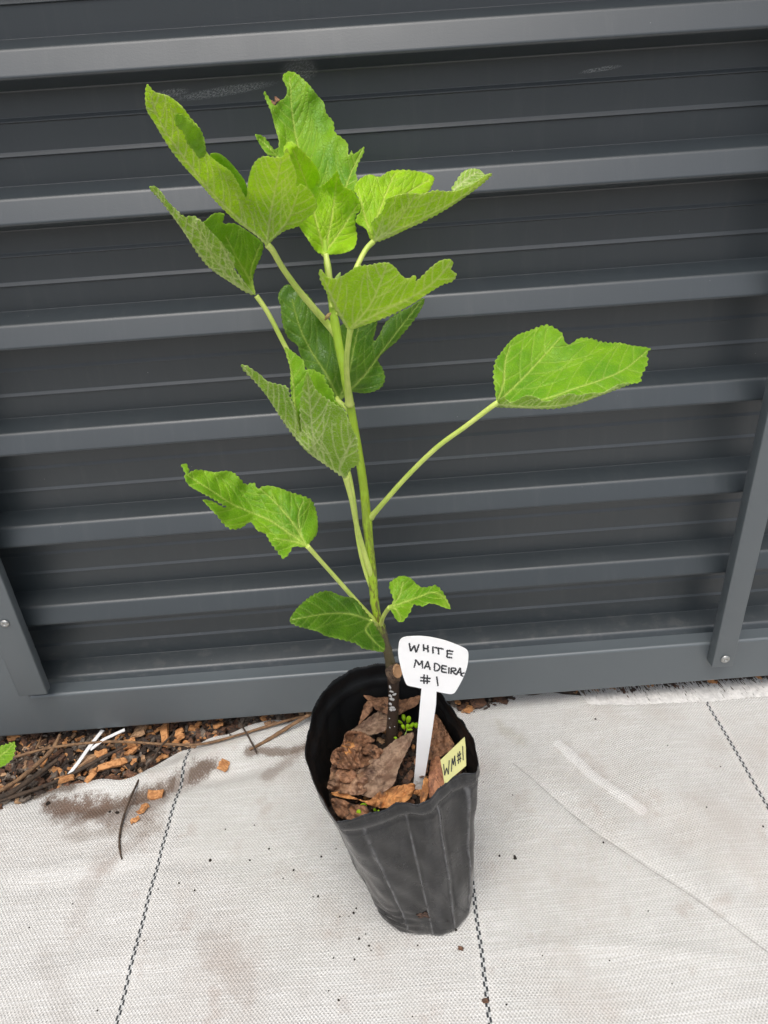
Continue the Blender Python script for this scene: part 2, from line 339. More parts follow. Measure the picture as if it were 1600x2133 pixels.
# ------------------------------------------------------------------ bark mulch
def chip_bm(bm, c, L_, W_, H_, rz, tilt, seed):
    r = random.Random(seed); n = 5; rings = []
    R_ = Matrix.Rotation(rz, 3, 'Z') @ Matrix.Rotation(tilt, 3, 'Y') @ Matrix.Rotation(r.uniform(-.5, .5), 3, 'X')
    for i in range(n):
        t = i/(n-1)*2-1; k = (1-abs(t)**3*.12)*r.uniform(.85, 1.1); oy = r.gauss(0, .08)*W_
        ring = [Vector((t*L_/2+r.gauss(0, .04)*L_, sy*W_/2*k+oy, sz*H_/2*k*r.uniform(.7, 1.2)+H_*.15*math.sin(t*3))) for sy, sz in ((-1, -1), (0, -1.1), (1, -.9), (1, .8), (.1, 1.15), (-1, 1))]
        rings.append([bm.verts.new(R_ @ v+c) for v in ring])
    for a, b in zip(rings[:-1], rings[1:]):
        for k in range(6): bm.faces.new((a[k], a[(k+1) % 6], b[(k+1) % 6], b[k]))
    bm.faces.new(rings[0][::-1]); bm.faces.new(rings[-1])
def wood(name, c, c2, sc=90):
    M = NT(name); g_ = M.n('ShaderNodeTexNoise'); g_.inputs['Scale'].default_value = sc; g_.inputs['Detail'].default_value = 6; g_.inputs['Distortion'].default_value = 1.5
    M.L(M.pos, g_.inputs['Vector']); oi = M.n('ShaderNodeObjectInfo')
    M.col(M.mix(M.ramp(g_.outputs['Fac'], .38, .64), c, c2)); M.rough(.85); M.bump(M.noise(600, 5), .0008, .8); return M.m
M_CHIP = [wood('bark_orange', (.64, .31, .12), (.40, .17, .06)), wood('bark_tan', (.50, .31, .17), (.28, .16, .09)), wood('bark_brown', (.17, .082, .045), (.06, .035, .024)), wood('bark_grey', (.20, .16, .125), (.085, .065, .05)), wood('bark_dark', (.06, .04, .03), (.028, .02, .015))]
def edge_y(X): return float(np.interp(X, ex, ey))
bm = bmesh.new(); mats_idx = []
cnt = 0
for i in range(3600):
    if rng.random() < .86: X = rng.uniform(-1.0, -.12); Y = rng.uniform(max(1.0, edge_y(X)-.012), 1.30)
    elif rng.random() < .6: X = rng.uniform(.12, .28); Y = rng.uniform(edge_y(X)-.01, 1.30)
    else: X = rng.uniform(.4, 1.0); Y = rng.uniform(1.185, 1.26)
    if Y > 1.24 and rng.random() < .6: continue
    s_ = rng.choice((.15, .2, .3, .45, .7, 1))*.024; nf = len(bm.faces)
    chip_bm(bm, Vector((X, Y, -.006+rng.random()*.009)), s_*rng.uniform(.8, 1.4), s_*rng.uniform(.3, .7), s_*rng.uniform(.15, .4), rng.uniform(0, PI), rng.gauss(0, .25), i)
    mi = rng.choices(range(5), (1.5, 1.6, 3.2, 3.2, 4))[0]; mats_idx += [mi]*(len(bm.faces)-nf)
mul = bm_obj('bark_mulch', bm, M_CHIP[0])
for m_ in M_CHIP[1:]: mul.data.materials.append(m_)
mul.data.polygons.foreach_set('material_index', mats_idx); tag(mul, 'loose orange and brown bark mulch under the gate rail', 'mulch', None, 'stuff')
chips = [(345, 1532, 60, 14, 105, 0, 'long upright orange bark splinter leaning under the gate rail'), (322, 1652, 26, 18, 5, 0, 'largest square orange bark chip lying alone on the mat'),
         (298, 1687, 20, 13, 60, 0, 'small orange bark chip below the square chip on the mat'), (282, 1710, 16, 8, 40, 0, 'thin orange sliver of bark nearest the dark curved twig'),
         (465, 1592, 22, 17, 80, 0, 'orange bark chip lying alone right of the first black stitched line'), (235, 1595, 46, 12, 25, 0, 'wavy orange bark strip below the white plastic strips'),
         (212, 1572, 22, 13, 20, 0, 'round ended orange bark chip touching the thin dark twig'), (178, 1588, 34, 20, 50, 1, 'tan bark chip beside the lower end of the white strip'),
         (292, 1525, 30, 24, 80, 1, 'broad pale bark chip behind the long twig'), (375, 1532, 26, 14, 110, 0, 'short orange bark piece right of the long splinter'),
         (270, 1552, 22, 17, 30, 0, 'orange bark chip just below the long twig'), (190, 1622, 22, 10, 70, 0, 'orange bark chip at the front edge of the mulch'),
         (140, 1624, 26, 12, 15, 0, 'orange bark chip next to the thick brown twigs'), (455, 1513, 18, 12, 20, 0, 'orange bark chip under the rail near the pot'), (975, 1474, 18, 15, 60, 0, 'bright orange bark chip beside the pot under the gate'), (997, 1466, 26, 16, 20, 2, 'reddish brown bark chunk right of the bright chip'),
         (960, 1952+20, 6, 10, 80, 2, 'brown square bark flake in front of the pot on the mat'), (1012, 2082, 8, 12, 80, 2, 'brown bark flake lying on the middle black stitched line')]
for i, (px, py, l_, w_, a_, mi, lab) in enumerate(chips):
    p = atz(px, py, .008); sc = (p-O).dot(FW)/FPX; bm = bmesh.new()
    small = l_ < 12
    chip_bm(bm, Vector((0, 0, 0)), l_*sc*1.15, w_*sc*1.2, (.003 if small else .007), math.radians(a_), .12, 100+i)
    zt = float(mat_h(np.array([p.x]), np.array([p.y]))[0]); p.z = zt+(.002 if small else .005)
    if p.y > edge_y(p.x): p.z = .012
    o = bm_obj('bark_chip', bm, M_CHIP[mi]); o.location = p; tag(o, lab, 'bark chip', 'bark chips lying loose')
# soil crumbs on the mat
bm = bmesh.new(); bmesh.ops.create_icosphere(bm, subdivisions=2, radius=1)
for v_ in bm.verts: v_.co *= rng.uniform(.7, 1.2)
crumb0 = bm_obj('soil_crumb', bm, simple('crumb', (.035, .028, .022), .95, 0, .2, .4, 400, .0008)); tag(crumb0, 'tiny dark crumb of soil scattered on the white mat', 'soil crumb', 'soil crumbs on the mat')
cr = [(669, 1785, 3.2), (612, 1813, 3), (700, 1768, 2), (663, 1868, 3.2), (742, 1893, 3), (737, 1903, 4), (708, 1911, 2.5), (727, 1910, 2), (748, 1957, 3.4), (769, 1971, 3), (773, 1981, 2.2), (695, 1997, 2.5), (739, 2000, 3), (652, 1868, 2), (762, 1947, 2.2), (685, 2066, 2), (706, 2085, 3), (1055, 2095, 2.6), (1073, 1786, 4), (1041, 1781, 2.8), (1257, 1757, 2.6), (1007, 1626, 2), (870, 1970, 2), (438, 1792, 4), (406, 1856, 3), (374, 1842, 2.6), (1072, 1782, 3), (1240, 1500, 3), (1390, 1556, 2), (1500, 1600, 2), (1588, 1728, 3), (1470, 1690, 2), (100, 1672, 6), (245, 1695, 5), (228, 1690, 4), (330, 1855, 2.2), (200, 2100, 2.6), (860, 2122, 2), (942, 1936, 5), (947, 1932, 4), (938, 1940, 4), (950, 1938, 3), (1068, 1655, 2), (1270, 2000, 2), (1350, 1900, 2), (1130, 1990, 2), (520, 1790, 3), (560, 1768, 3), (590, 1830, 2), (470, 1730, 2.4), (530, 1720, 2), (300, 1960, 2), (60, 1930, 2.4), (1400, 2050, 2), (150, 1880, 2)]
for i, (px, py, r_) in enumerate(cr):
    p = atz(px, py, 0); sc = (p-O).dot(FW)/FPX; o = crumb0 if i == 0 else crumb0.copy()
    if i: S.collection.objects.link(o)
    zt = float(mat_h(np.array([p.x]), np.array([p.y]))[0]); r_ = r_*.85
    o.location = (p.x, p.y, zt+r_*sc*.35); o.scale = (r_*sc*rng.uniform(.8, 1.3), r_*sc*rng.uniform(.7, 1.1), r_*sc*.6); o.rotation_euler = (0, 0, rng.uniform(0, 6))
# twigs
M_TW = [wood('twig_tan', (.26, .15, .075), (.15, .085, .045), 60), wood('twig_dark', (.085, .055, .035), (.04, .028, .02), 60)]
def twig(name, pts_, rpx, mi, lab, cat='twig', z=.012, mat=None, group='fallen twigs by the mulch'):
    P = []; Rr = []
    for q in pts_:
        p = atz(q[0], q[1], q[2] if len(q) > 2 else z); P.append(p); Rr.append(rpx*.78*(p-O).dot(FW)/FPX)
    Rr[-1] *= .6
    o = tube(name, P, Rr, mat or M_TW[mi], None, 8, 8, lambda t: 1+.10*math.sin(t*40), True, .04); tag(o, lab, cat, group); return o
twig('twig', [(645, 1488, .03), (600, 1515, .02), (560, 1540, .012), (520, 1562, .010)], 5, 0, 'pale cut twig end lying beside the pot under the gate')
twig('twig', [(30, 1577, .03), (100, 1559, .032), (180, 1548, .032), (250, 1545, .028), (345, 1550, .022), (420, 1550, .018), (500, 1530, .018), (600, 1500, .015), (660, 1484, .015)], 3.6, 0, 'long thin tan twig curving across the mulch to the pot')
twig('twig', [(310, 1590, .012), (292, 1620, .01), (275, 1655, .012), (258, 1700, .012), (250, 1735, .008), (249, 1765, .008), (254, 1790, .006)], 3.0, 1, 'thin dark curved twig hanging down over the dirty mat')
twig('twig', [(360, 1530, .03), (335, 1555, .025), (320, 1580, .02), (308, 1592, .014)], 2.6, 1, 'short dark twig crossing the long tan twig')
twig('twig', [(495, 1498, .02), (515, 1530, .02), (532, 1562, .018), (535, 1570, .018)], 2.4, 1, 'short brown twig crossing the pale cut twig')
twig('twig', [(-40, 1668, .02), (30, 1630, .02), (80, 1590, .025), (110, 1560, .03), (125, 1530, .04)], 6, 0, 'uppermost brown twig of the bundle at the left edge')
twig('twig', [(-40, 1672, .02), (20, 1652, .02), (80, 1612, .02), (120, 1582, .025)], 7, 1, 'thick dark twig in the middle of the bundle at the left edge')
twig('twig', [(-40, 1680, .015), (40, 1655, .012), (100, 1634, .012), (150, 1612, .012), (210, 1580, .02), (265, 1552, .025)], 5, 1, 'lowest dark twig of the bundle running along the mulch edge')
twig('twig', [(75, 1560, .02), (82, 1545, .022), (85, 1535, .022)], 2.5, 0, 'tiny twig stub standing behind the long tan twig')
# white plastic strips
M_WHITE = simple('white_plastic', (.80, .80, .79), .32, 0, .5, .06, 20, 0)
def ribbon(name, pts_, wpx, mat, lab, cat, z=.03, parent=None):
    V = []; F = []
    for i, q in enumerate(pts_):
        p = atz(q[0], q[1], q[2]); a = atz(*pts_[max(i-1, 0)][:3]); b = atz(*pts_[min(i+1, len(pts_)-1)][:3]); t = (b-a).normalized(); s_ = t.cross(Vector((0, 0, 1))).normalized()*wpx/2*(p-O).dot(FW)/FPX
        V += [p-s_, p+s_]
    for i in range(len(pts_)-1): F.append((2*i, 2*i+1, 2*i+3, 2*i+2))
    o = mesh_obj(name, V, F, mat, parent, False); solid(o, .0015); tag(o, lab, cat); return o
ribbon('plastic_strip', [(143, 1614, .010), (163, 1589, .022), (186, 1556, .028), (214, 1521, .03)], 8, M_WHITE, 'white plastic strip reaching furthest down over the mulch', 'plastic strip')
ribbon('plastic_strip', [(188, 1562, .024), (215, 1541, .033), (240, 1529, .034), (260, 1520, .036)], 7.5, M_WHITE, 'shorter white plastic strip slanting behind the first one', 'plastic strip')

# ------------------------------------------------------------------ leaf machinery
def T1(L): return [(250+.34375*a, 120+.34375*b) for a, b in L]
def T2(L): return [(550+.34375*a, 300+.34375*b) for a, b in L]
def T3(L): return [(350+.34375*a, 700+.34375*b) for a, b in L]
def T4(L): return [(580+.3125*a, 1150+.3125*b) for a, b in L]
def T5(L): return [(950+.28125*a, 640+.28125*b) for a, b in L]
def T6(L): return [(800+.197*a, 1300+.197*b) for a, b in L]
class TPS:
    def __init__(s, c):
        c = np.array(c, float); s.P = c[:, :2]/100; n = len(c); d = np.linalg.norm(s.P[:, None]-s.P[None], axis=2)
        K = np.where(d > 0, d*d*np.log(d+1e-12), 0)+np.eye(n)*1e-3; Q = np.c_[np.ones(n), s.P]
        A = np.zeros((n+3, n+3)); A[:n, :n] = K; A[:n, n:] = Q; A[n:, :n] = Q.T
        s.w = np.linalg.lstsq(A, np.r_[c[:, 2], 0, 0, 0], rcond=None)[0]
    def __call__(s, xy):
        xy = np.asarray(xy)/100; d = np.linalg.norm(xy[:, None]-s.P[None], axis=2); K = np.where(d > 0, d*d*np.log(d+1e-12), 0)
        return K@s.w[:-3]+np.c_[np.ones(len(xy)), xy]@s.w[-3:]
def inpoly(P, poly):
    x, y = P[:, 0], P[:, 1]; r = np.zeros(len(P), bool); n = len(poly); j = n-1
    for i in range(n):
        xi, yi = poly[i]; xj, yj = poly[j]
        if yi != yj: r ^= ((yi > y) != (yj > y)) & (x < (xj-xi)*(y-yi)/(yj-yi)+xi)
        j = i
    return r
def pdist(P, A, B, wa=None, wb=None):
    """min over segments of d/width ; P (n,2)"""
    best = np.full(len(P), 1e9)
    for k in range(len(A)):
        d = B[k]-A[k]; L2 = d@d
        if L2 < 1e-9: continue
        t = np.clip(((P-A[k])@d)/L2, 0, 1); q = np.linalg.norm(P-A[k]-t[:, None]*d, axis=1)
        if wa is not None: q = q/(wa[k]+(wb[k]-wa[k])*t)
        best = np.minimum(best, q)
    return best
def resample(P, step):
    P = np.vstack([P, P[:1]]); s_ = np.r_[0, np.cumsum(np.linalg.norm(np.diff(P, axis=0), axis=1))]; n = max(8, int(s_[-1]/step)); t = np.linspace(0, s_[-1], n, endpoint=False)
    return np.c_[np.interp(t, s_, P[:, 0]), np.interp(t, s_, P[:, 1])]
def patch(name, outline, ctrl, veins, mat, parent, under=False, teeth=2.2, tper=11, step=2.5, quilt=.0009, wave=.0024, thick=.0006, mode='Y', seed=1, sec=24, sec_len=75, vw=1.9, crumple=0.0):
    rs = np.random.RandomState(seed)
    if under: vw *= 1.12
    ol = resample(crom(outline, 8, True), 2.3)
    n = len(ol); tn = np.roll(ol, -1, 0)-np.roll(ol, 1, 0); tn /= np.linalg.norm(tn, axis=1)[:, None]+1e-9; nr = np.c_[tn[:, 1], -tn[:, 0]]
    area = .5*np.sum(ol[:, 0]*np.roll(ol[:, 1], -1)-np.roll(ol[:, 0], -1)*ol[:, 1])
    if area < 0: nr = -nr
    s_ = np.arange(n)*2.3; ph = s_/tper+.35*np.sin(s_/37+seed)
    saw = 1-np.abs((ph % 1)*2-1)**1.3; saw = saw*(.65+.35*np.sin(s_/23.+seed*2))
    if teeth: ol = ol+nr*(teeth*(saw-.4))[:, None]
    lo, hi = ol.min(0), ol.max(0); gx = np.arange(lo[0], hi[0], step); gy = np.arange(lo[1], hi[1], step*.87)
    X, Y = np.meshgrid(gx, gy); X = X+(np.arange(len(gy)) % 2)[:, None]*step/2; P = np.c_[X.ravel(), Y.ravel()]+rs.uniform(-.15, .15, (X.size, 2))*step
    P = P[inpoly(P, ol)]; ed = pdist(P, ol, np.roll(ol, -1, 0)); P = P[ed > step*.45]
    vin = [Vector(p) for p in ol]+[Vector(p) for p in P]
    r = delaunay_2d_cdt(vin, [(i, (i+1) % n) for i in range(n)], [], 1, 1e-4)
    Q = np.array([tuple(v) for v in r[0]]); faces = r[2]
    dep = TPS(ctrl)(Q)
    # veins
    main = []; secv = []
    for vn in veins:
        c = crom(vn, 8); main.append(c)
        L_ = np.r_[0, np.cumsum(np.linalg.norm(np.diff(c, axis=0), axis=1))]; tot = L_[-1]; s0 = sec*.7; side = 1
        while s0 < tot*.96 and sec:
            i = min(np.searchsorted(L_, s0), len(c)-2); d = c[i+1]-c[i]; d /= np.linalg.norm(d)+1e-9
            for side in (1, -1):
                a = math.radians(52+rs.uniform(-6, 6))*side; p = c[i].copy()+d*(sec*.25*side); pl = [p.copy()]; ln = sec_len*(.45+.75*math.sin(PI*min(1, s0/tot*.8+.15)))
                for q in range(12):
                    a *= .93; dd = np.array([d[0]*math.cos(a)-d[1]*math.sin(a), d[0]*math.sin(a)+d[1]*math.cos(a)]); p = p+dd*ln/12; pl.append(p.copy())
                secv.append(np.array(pl))
            s0 += sec*rs.uniform(.85, 1.15)
    def segs(L__, w0, w1):
        A = []; B = []; wa = []; wb = []
        for c in L__:
            m_ = len(c)-1
            for i in range(m_): A.append(c[i]); B.append(c[i+1]); wa.append(w0+(w1-w0)*i/m_); wb.append(w0+(w1-w0)*(i+1)/m_)
        return np.array(A), np.array(B), np.array(wa), np.array(wb)
    at_ = np.zeros((len(Q), 4)); at_[:, 3] = 1; dm = ds = np.full(len(Q), 99.)
    if main: dm = pdist(Q, *segs(main, vw*1.2, vw*.5)); at_[:, 0] = np.exp(-dm**2*.8)
    if secv: ds = pdist(Q, *segs(secv, vw*.62, vw*.34)); at_[:, 1] = np.exp(-ds**2*.8)
    edn = pdist(Q, ol, np.roll(ol, -1, 0)); at_[:, 2] = np.exp(-(edn/3.)**2)
    bulge = np.minimum(1-np.exp(-(ds*.22)**2), 1-np.exp(-(dm*.35)**2)); sg = -1 if not under else 1
    dep = dep+sg*quilt*bulge*np.clip(edn/8, 0, 1)
    dep = dep+wave*np.exp(-(edn/22)**2)*np.sin(Q[:, 0]/9.+Q[:, 1]/13.+seed)+wave*1.5*np.sin(Q[:, 0]/29.+seed*2)*np.cos(Q[:, 1]/24.)
    if crumple:
        for q in range(10):
            fx, fy = rs.normal(0, 1, 2)*.05*(1+q*.32); dep = dep+crumple/(1+q*.35)*np.abs(np.sin(Q[:, 0]*fx+Q[:, 1]*fy+q))
    fn = at if mode == 'Y' else atz
    V = [fn(float(a), float(b), float(c)) for (a, b), c in zip(Q, dep)]
    o = mesh_obj(name, V, faces, mat, parent, True, at_); solid(o, thick); return o

def leaf_mat(name, c1, c2, vein, v2=.6, rough=.42, trans=.35, tcol=None, ret=.25, under=False, edge=None):
    M = NT(name); ca = M.n('ShaderNodeVertexColor'); ca.layer_name = 'vein'; sp = M.n('ShaderNodeSeparateColor'); M.L(ca.outputs[0], sp.inputs[0])
    vm, vs, ve = sp.outputs
    col = M.mix(M.ramp(M.noise(24, 5, .65), .30, .70), c1, c2)
    r1 = M.ramp(M.voro(190, 'DISTANCE_TO_EDGE'), .015, .10, 1, 0); r2 = M.ramp(M.voro(520, 'DISTANCE_TO_EDGE'), .02, .14, 1, 0)
    net = M.math('ADD', M.math('MULTIPLY', r1, ret), M.math('MULTIPLY', r2, ret*.35), clamp=True)
    col = M.mix(net, col, vein)
    col = M.mix(M.math('MULTIPLY', vs, v2), col, vein); col = M.mix(M.math('MULTIPLY', vm, .95), col, vein)
    col = M.mix(M.math('MULTIPLY', ve, .25), col, vein)
    spk = M.math('MULTIPLY', M.ramp(M.voro(150), .05, .09, 1, 0), M.ramp(M.noise(25, 2), .55, .65)); col = M.mix(M.math('MULTIPLY', spk, .35), col, (.6, .62, .5))
    M.col(col); M.rough(rough); M.p.inputs['Specular IOR Level'].default_value = .3 if not under else .08
    nb = M.bump(M.math('SUBTRACT', M.math('MULTIPLY', M.noise(260, 4), .8), M.math('MULTIPLY', M.math('ADD', M.math('ADD', net, M.math('MULTIPLY', r1, .5)), M.math('ADD', M.math('MULTIPLY', vm, 1.6), vs)), -1.3 if under else 1.1)), .0011 if under else .0007, .8)
    tr = M.n('ShaderNodeBsdfTranslucent'); M.set(tr.inputs['Color'], M.mix(.55, col, tcol or tuple(min(1, v*1.6) for v in c1))); M.L(nb, tr.inputs['Normal'])
    mx = M.n('ShaderNodeMixShader'); mx.inputs[0].default_value = trans; M.L(M.p.outputs[0], mx.inputs[1]); M.L(tr.outputs[0], mx.inputs[2]); M.L(mx.outputs[0], M.out.inputs['Surface'])
    return M.m
YT = leaf_mat('leaf_young_top', (.56, .84, .022), (.38, .68, .018), (.88, .95, .22), .35, .36, .50, (.68, .93, .02), .08)
YU = leaf_mat('leaf_young_underside', (.66, .90, .045), (.42, .70, .026), (.97, 1, .52), .85, .5, .52, (.74, .97, .02), .34, True)
GT = leaf_mat('leaf_green_top', (.29, .54, .02), (.16, .40, .016), (.64, .78, .16), .42, .32, .42, (.56, .82, .02), .10)
GU = leaf_mat('leaf_green_underside', (.42, .68, .045), (.27, .53, .032), (.93, 1, .50), .95, .5, .45, (.58, .80, .03), .42, True)
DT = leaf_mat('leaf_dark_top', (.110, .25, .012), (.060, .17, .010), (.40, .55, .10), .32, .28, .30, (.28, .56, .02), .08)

# ------------------------------------------------------------------ pot
RIM = [(640, 1590, .366), (645, 1520, .368), (655, 1475, .37), (676, 1437, .374), (702, 1412, .374), (745, 1391, .376), (790, 1383, .376), (835, 1382, .376), (875, 1398, .372), (905, 1425, .368), (928, 1462, .362), (955, 1492, .362), (978, 1525, .362), (992, 1560, .362), (998, 1592, .362), (992, 1610, .358), (965, 1611, .352), (935, 1622, .350), (912, 1644, .348), (895, 1668, .346), (870, 1677, .345), (848, 1672, .347), (825, 1674, .350), (795, 1690, .352), (755, 1702, .354), (715, 1712, .356), (700, 1714, .356), (690, 1700, .358), (672, 1668, .360), (655, 1635, .363)]
rimP = [atz(*p) for p in RIM]; rc = Vector((.0, .785, 0))
ang = np.array([math.atan2(p.y-rc.y, p.x-rc.x) for p in rimP]); order = np.argsort(ang); ang = ang[order]; rr_ = np.array([(p.xy-rc.xy).length for p in rimP])[order]; rz_ = np.array([p.z for p in rimP])[order]
def periodic(a, xs_, ys_): return np.interp(a, np.r_[xs_[-3:]-2*PI, xs_, xs_[:3]+2*PI], np.r_[ys_[-3:], ys_, ys_[:3]])
NA = 480; th = np.linspace(-PI, PI, NA, endpoint=False)
RR = periodic(th, ang, rr_); RZ = periodic(th, ang, rz_)
k_ = np.array([1, 2, 1])/4
RRs = np.convolve(np.r_[RR[-8:], RR, RR[:8]], np.ones(15)/15, 'same')[8:-8]
rs = np.random.RandomState(3); jag = rs.normal(0, .0006, NA)+.001*np.sin(th*23)
base_c = np.array([.037, .762])
CR = []
def base_r(t):  # slightly squared foot
    return .0865*(1+.045*math.cos(4*(t-.6)))
NZ = 64; V = []; F = []
gus = [(-2.75, .06, .004), (-2.58, .03, -.003), (-1.98, .014, -.0032), (-1.94, .014, .0026), (-1.50, .013, .0046), (-1.45, .03, -.0012), (-1.08, .014, .005), (-1.02, .03, -.0014), (-.66, .014, .0034), (-.3, .03, -.002), (.2, .04, .003), (1.2, .05, .003), (2.3, .05, .003)]
for j in range(NZ):
    s_ = j/(NZ-1)
    for i, t in enumerate(th):
        br = base_r(t); bx, by = base_c[0]+br*math.cos(t), base_c[1]+br*math.sin(t)
        R1 = RRs[i]*(1-max(0, min(1, (s_-.8)/.2)))+RR[i]*max(0, min(1, (s_-.8)/.2))
        tx, ty = rc.x+R1*math.cos(t), rc.y+R1*math.sin(t)
        k = s_**1.05
        x_, y_ = bx+(tx-bx)*k, by+(ty-by)*k; z_ = s_*(RZ[i]+(jag[i] if j == NZ-1 else 0))
        off = 0
        for g0, gw, ga in gus:
            d = (t-g0+PI) % (2*PI)-PI; off += ga*math.exp(-(d/gw)**2)*math.sin(PI*min(1, max(0, (s_-.02)/.9)))**.5*(.8+.2*math.sin(s_*9+g0))
        off += .0008*math.sin(3*t+s_*11)+.0007*math.sin(9*t-s_*17+1)+.0006*math.sin(17*t+s_*31)
        # wrinkles low on the left
        off += .0028*math.exp(-((t+2.25)/.4)**2)*math.exp(-((s_-.12)/.1)**2)*math.sin(s_*110+t*6)
        # folded hem under the rim
        off += .0022*math.exp(-((s_-.945)/.018)**2)-.0025*math.exp(-((s_-.905)/.010)**2)
        if s_ < .03: off -= .003*(1-s_/.03)**2
        fx, fy = math.cos(t), math.sin(t)
        CR.append((min(1, sum(math.exp(-(((t-g0+PI) % (2*PI)-PI)/(gw*.9))**2) for g0, gw, ga in gus if ga > 0 and gw < .03)*(s_ < .93)*(s_ > .03)), math.exp(-((s_-.945)/.012)**2)+math.exp(-((s_-1)/.01)**2), 0, 1))
        V.append((x_+fx*off, y_+fy*off, z_+.0012))
for j in range(NZ-1):
    for i in range(NA): F.append((j*NA+i, j*NA+(i+1) % NA, (j+1)*NA+(i+1) % NA, (j+1)*NA+i))
F.append(tuple(reversed(range(NA))))
M = NT('black_poly'); x, y, z = M.sep()
dst = M.ramp(M.noise(22, 6, .65), .35, .72); dst2 = M.ramp(M.noise(1, 5, .6, M.vec(M.math('MULTIPLY', x, 60), M.math('MULTIPLY', y, 60), M.math('MULTIPLY', z, 7))), .4, .7)
c = M.mix(dst, (.006, .0063, .007), (.014, .0145, .016)); c = M.mix(M.math('MULTIPLY', dst2, .35), c, (.045, .045, .048))
c = M.mix(M.math('MULTIPLY', M.ramp(M.voro(220), .05, .09, 1, 0), M.ramp(M.noise(18, 2), .52, .6)), c, (.16, .15, .14))
ca = M.n('ShaderNodeVertexColor'); ca.layer_name = 'vein'; sp_ = M.n('ShaderNodeSeparateColor'); M.L(ca.outputs[0], sp_.inputs[0])
c = M.mix(M.math('MULTIPLY', M.math('MULTIPLY', sp_.outputs[0], M.ramp(M.noise(50, 4), .35, .6, .25, 1)), .8), c, (.16, .16, .165)); c = M.mix(M.math('MULTIPLY', sp_.outputs[1], .08), c, (.11, .11, .115))
M.col(c); M.rough(M.ramp(M.noise(30, 4), .3, .7, .18, .30)); M.p.inputs['Specular IOR Level'].default_value = .5; M.bump(M.math('ADD', M.noise(45, 4), M.math('MULTIPLY', M.noise(400, 3), .1)), .003, .25); M_POLY = M.m
M = NT('black_poly_clean'); M.col((.008, .0085, .009)); M.rough(.42); M.p.inputs['Specular IOR Level'].default_value = .28; M.bump(M.noise(60, 3), .002, .4); M_POLYI = M.m
pot = empty('grow_bag', (base_c[0], base_c[1], 0)); tag(pot, 'black plastic grow bag pot with a torn uneven rim holding the fig plant', 'plant pot')
bag = mesh_obj('bag_wall', V, F, M_POLY, pot, True, CR); solid(bag, .0009, -1); md = bag.modifiers[0]; bag.data.materials.append(M_POLYI); md.material_offset = 1; md.material_offset_rim = 0
POTV = np.array(V)
# torn drain hole
def on_pot(px, py):
    r = ray(px, py).normalized(); ob = bag.data; best = None
    from mathutils.bvhtree import BVHTree
    bv = BVHTree.FromPolygons([Vector(v) for v in V], F[:-1]); h = bv.ray_cast(O, r); return h[0], h[1]
hp, hn = on_pot(886, 1906)
if hp:
    bm = bmesh.new(); bmesh.ops.create_icosphere(bm, subdivisions=4, radius=1)
    t1 = hn.orthogonal().normalized(); t1 = Vector((0, 0, 1)).cross(hn).normalized(); t2 = hn.cross(t1)
    for v_ in bm.verts:
        a, b, c_ = v_.co; w_ = 1+.35*math.sin(a*5+b*3)+.25*math.sin(b*9-a*4)+rng.uniform(-.12, .12); ca_, sa_ = math.cos(-.5), math.sin(-.5); a, b = a*.0105*w_, b*.0062*w_; a, b = a*ca_-b*sa_, a*sa_+b*ca_
        v_.co = hp+t1*a+t2*b+hn*c_*.0022*w_
    bm_obj('drain_hole', bm, wood('potting_mix_in_hole', (.11, .06, .04), (.02, .014, .01), 300), pot, True)['label'] = 'torn drain hole showing brown soil low on the front'

# soil inside
M = NT('potting_mix'); M.col(M.mix(M.ramp(M.noise(160, 6), .35, .65), (.012, .009, .007), (.055, .036, .026))); M.rough(.95); M.bump(M.noise(220, 6), .006, 1); M_PM = M.m
V2 = []; F2 = []; SZ = .272; NR = 36
jz = int(SZ/.362*(NZ-1)); ringp = POTV[jz*NA:(jz+1)*NA]; cx, cy = ringp[:, 0].mean(), ringp[:, 1].mean(); rs = np.random.RandomState(8)
for r_ in range(NR+1):
    for i in range(0, NA, 4):
        f_ = r_/NR*.985; V2.append((cx+(ringp[i, 0]-cx)*f_, cy+(ringp[i, 1]-cy)*f_, SZ+rs.normal(0, .0016)+.004*math.sin(i*.2)*f_-.004*f_))
nn = NA//4
for r_ in range(NR):
    for i in range(nn): F2.append((r_*nn+i, r_*nn+(i+1) % nn, (r_+1)*nn+(i+1) % nn, (r_+1)*nn+i))
ps = mesh_obj('potting_soil', V2, F2, M_PM); tag(ps, 'dark potting soil inside the black grow bag', 'soil', None, 'stuff')

# bark crumbs on the soil in the pot
bm = bmesh.new(); mi_ = []
for i in range(420):
    a = rng.uniform(0, 2*PI); q = math.sqrt(rng.random())*.9; ii = int(a/(2*PI)*NA) % NA; X = cx+(ringp[ii, 0]-cx)*q; Y = cy+(ringp[ii, 1]-cy)*q
    s_ = rng.uniform(.004, .012); nf = len(bm.faces); chip_bm(bm, Vector((X, Y, SZ+.001+rng.random()*.004)), s_*1.3, s_*.7, s_*.5, rng.uniform(0, PI), rng.gauss(0, .4), 900+i); mi_ += [rng.choices(range(5), (.7, .4, 2, .6, 6))[0]]*(len(bm.faces)-nf)
pc = bm_obj('bark_crumbs', bm, M_CHIP[0]); [pc.data.materials.append(m_) for m_ in M_CHIP[1:]]; pc.data.polygons.foreach_set('material_index', mi_); tag(pc, 'small dark bark crumbs strewn over the soil in the pot', 'bark crumbs', None, 'stuff')

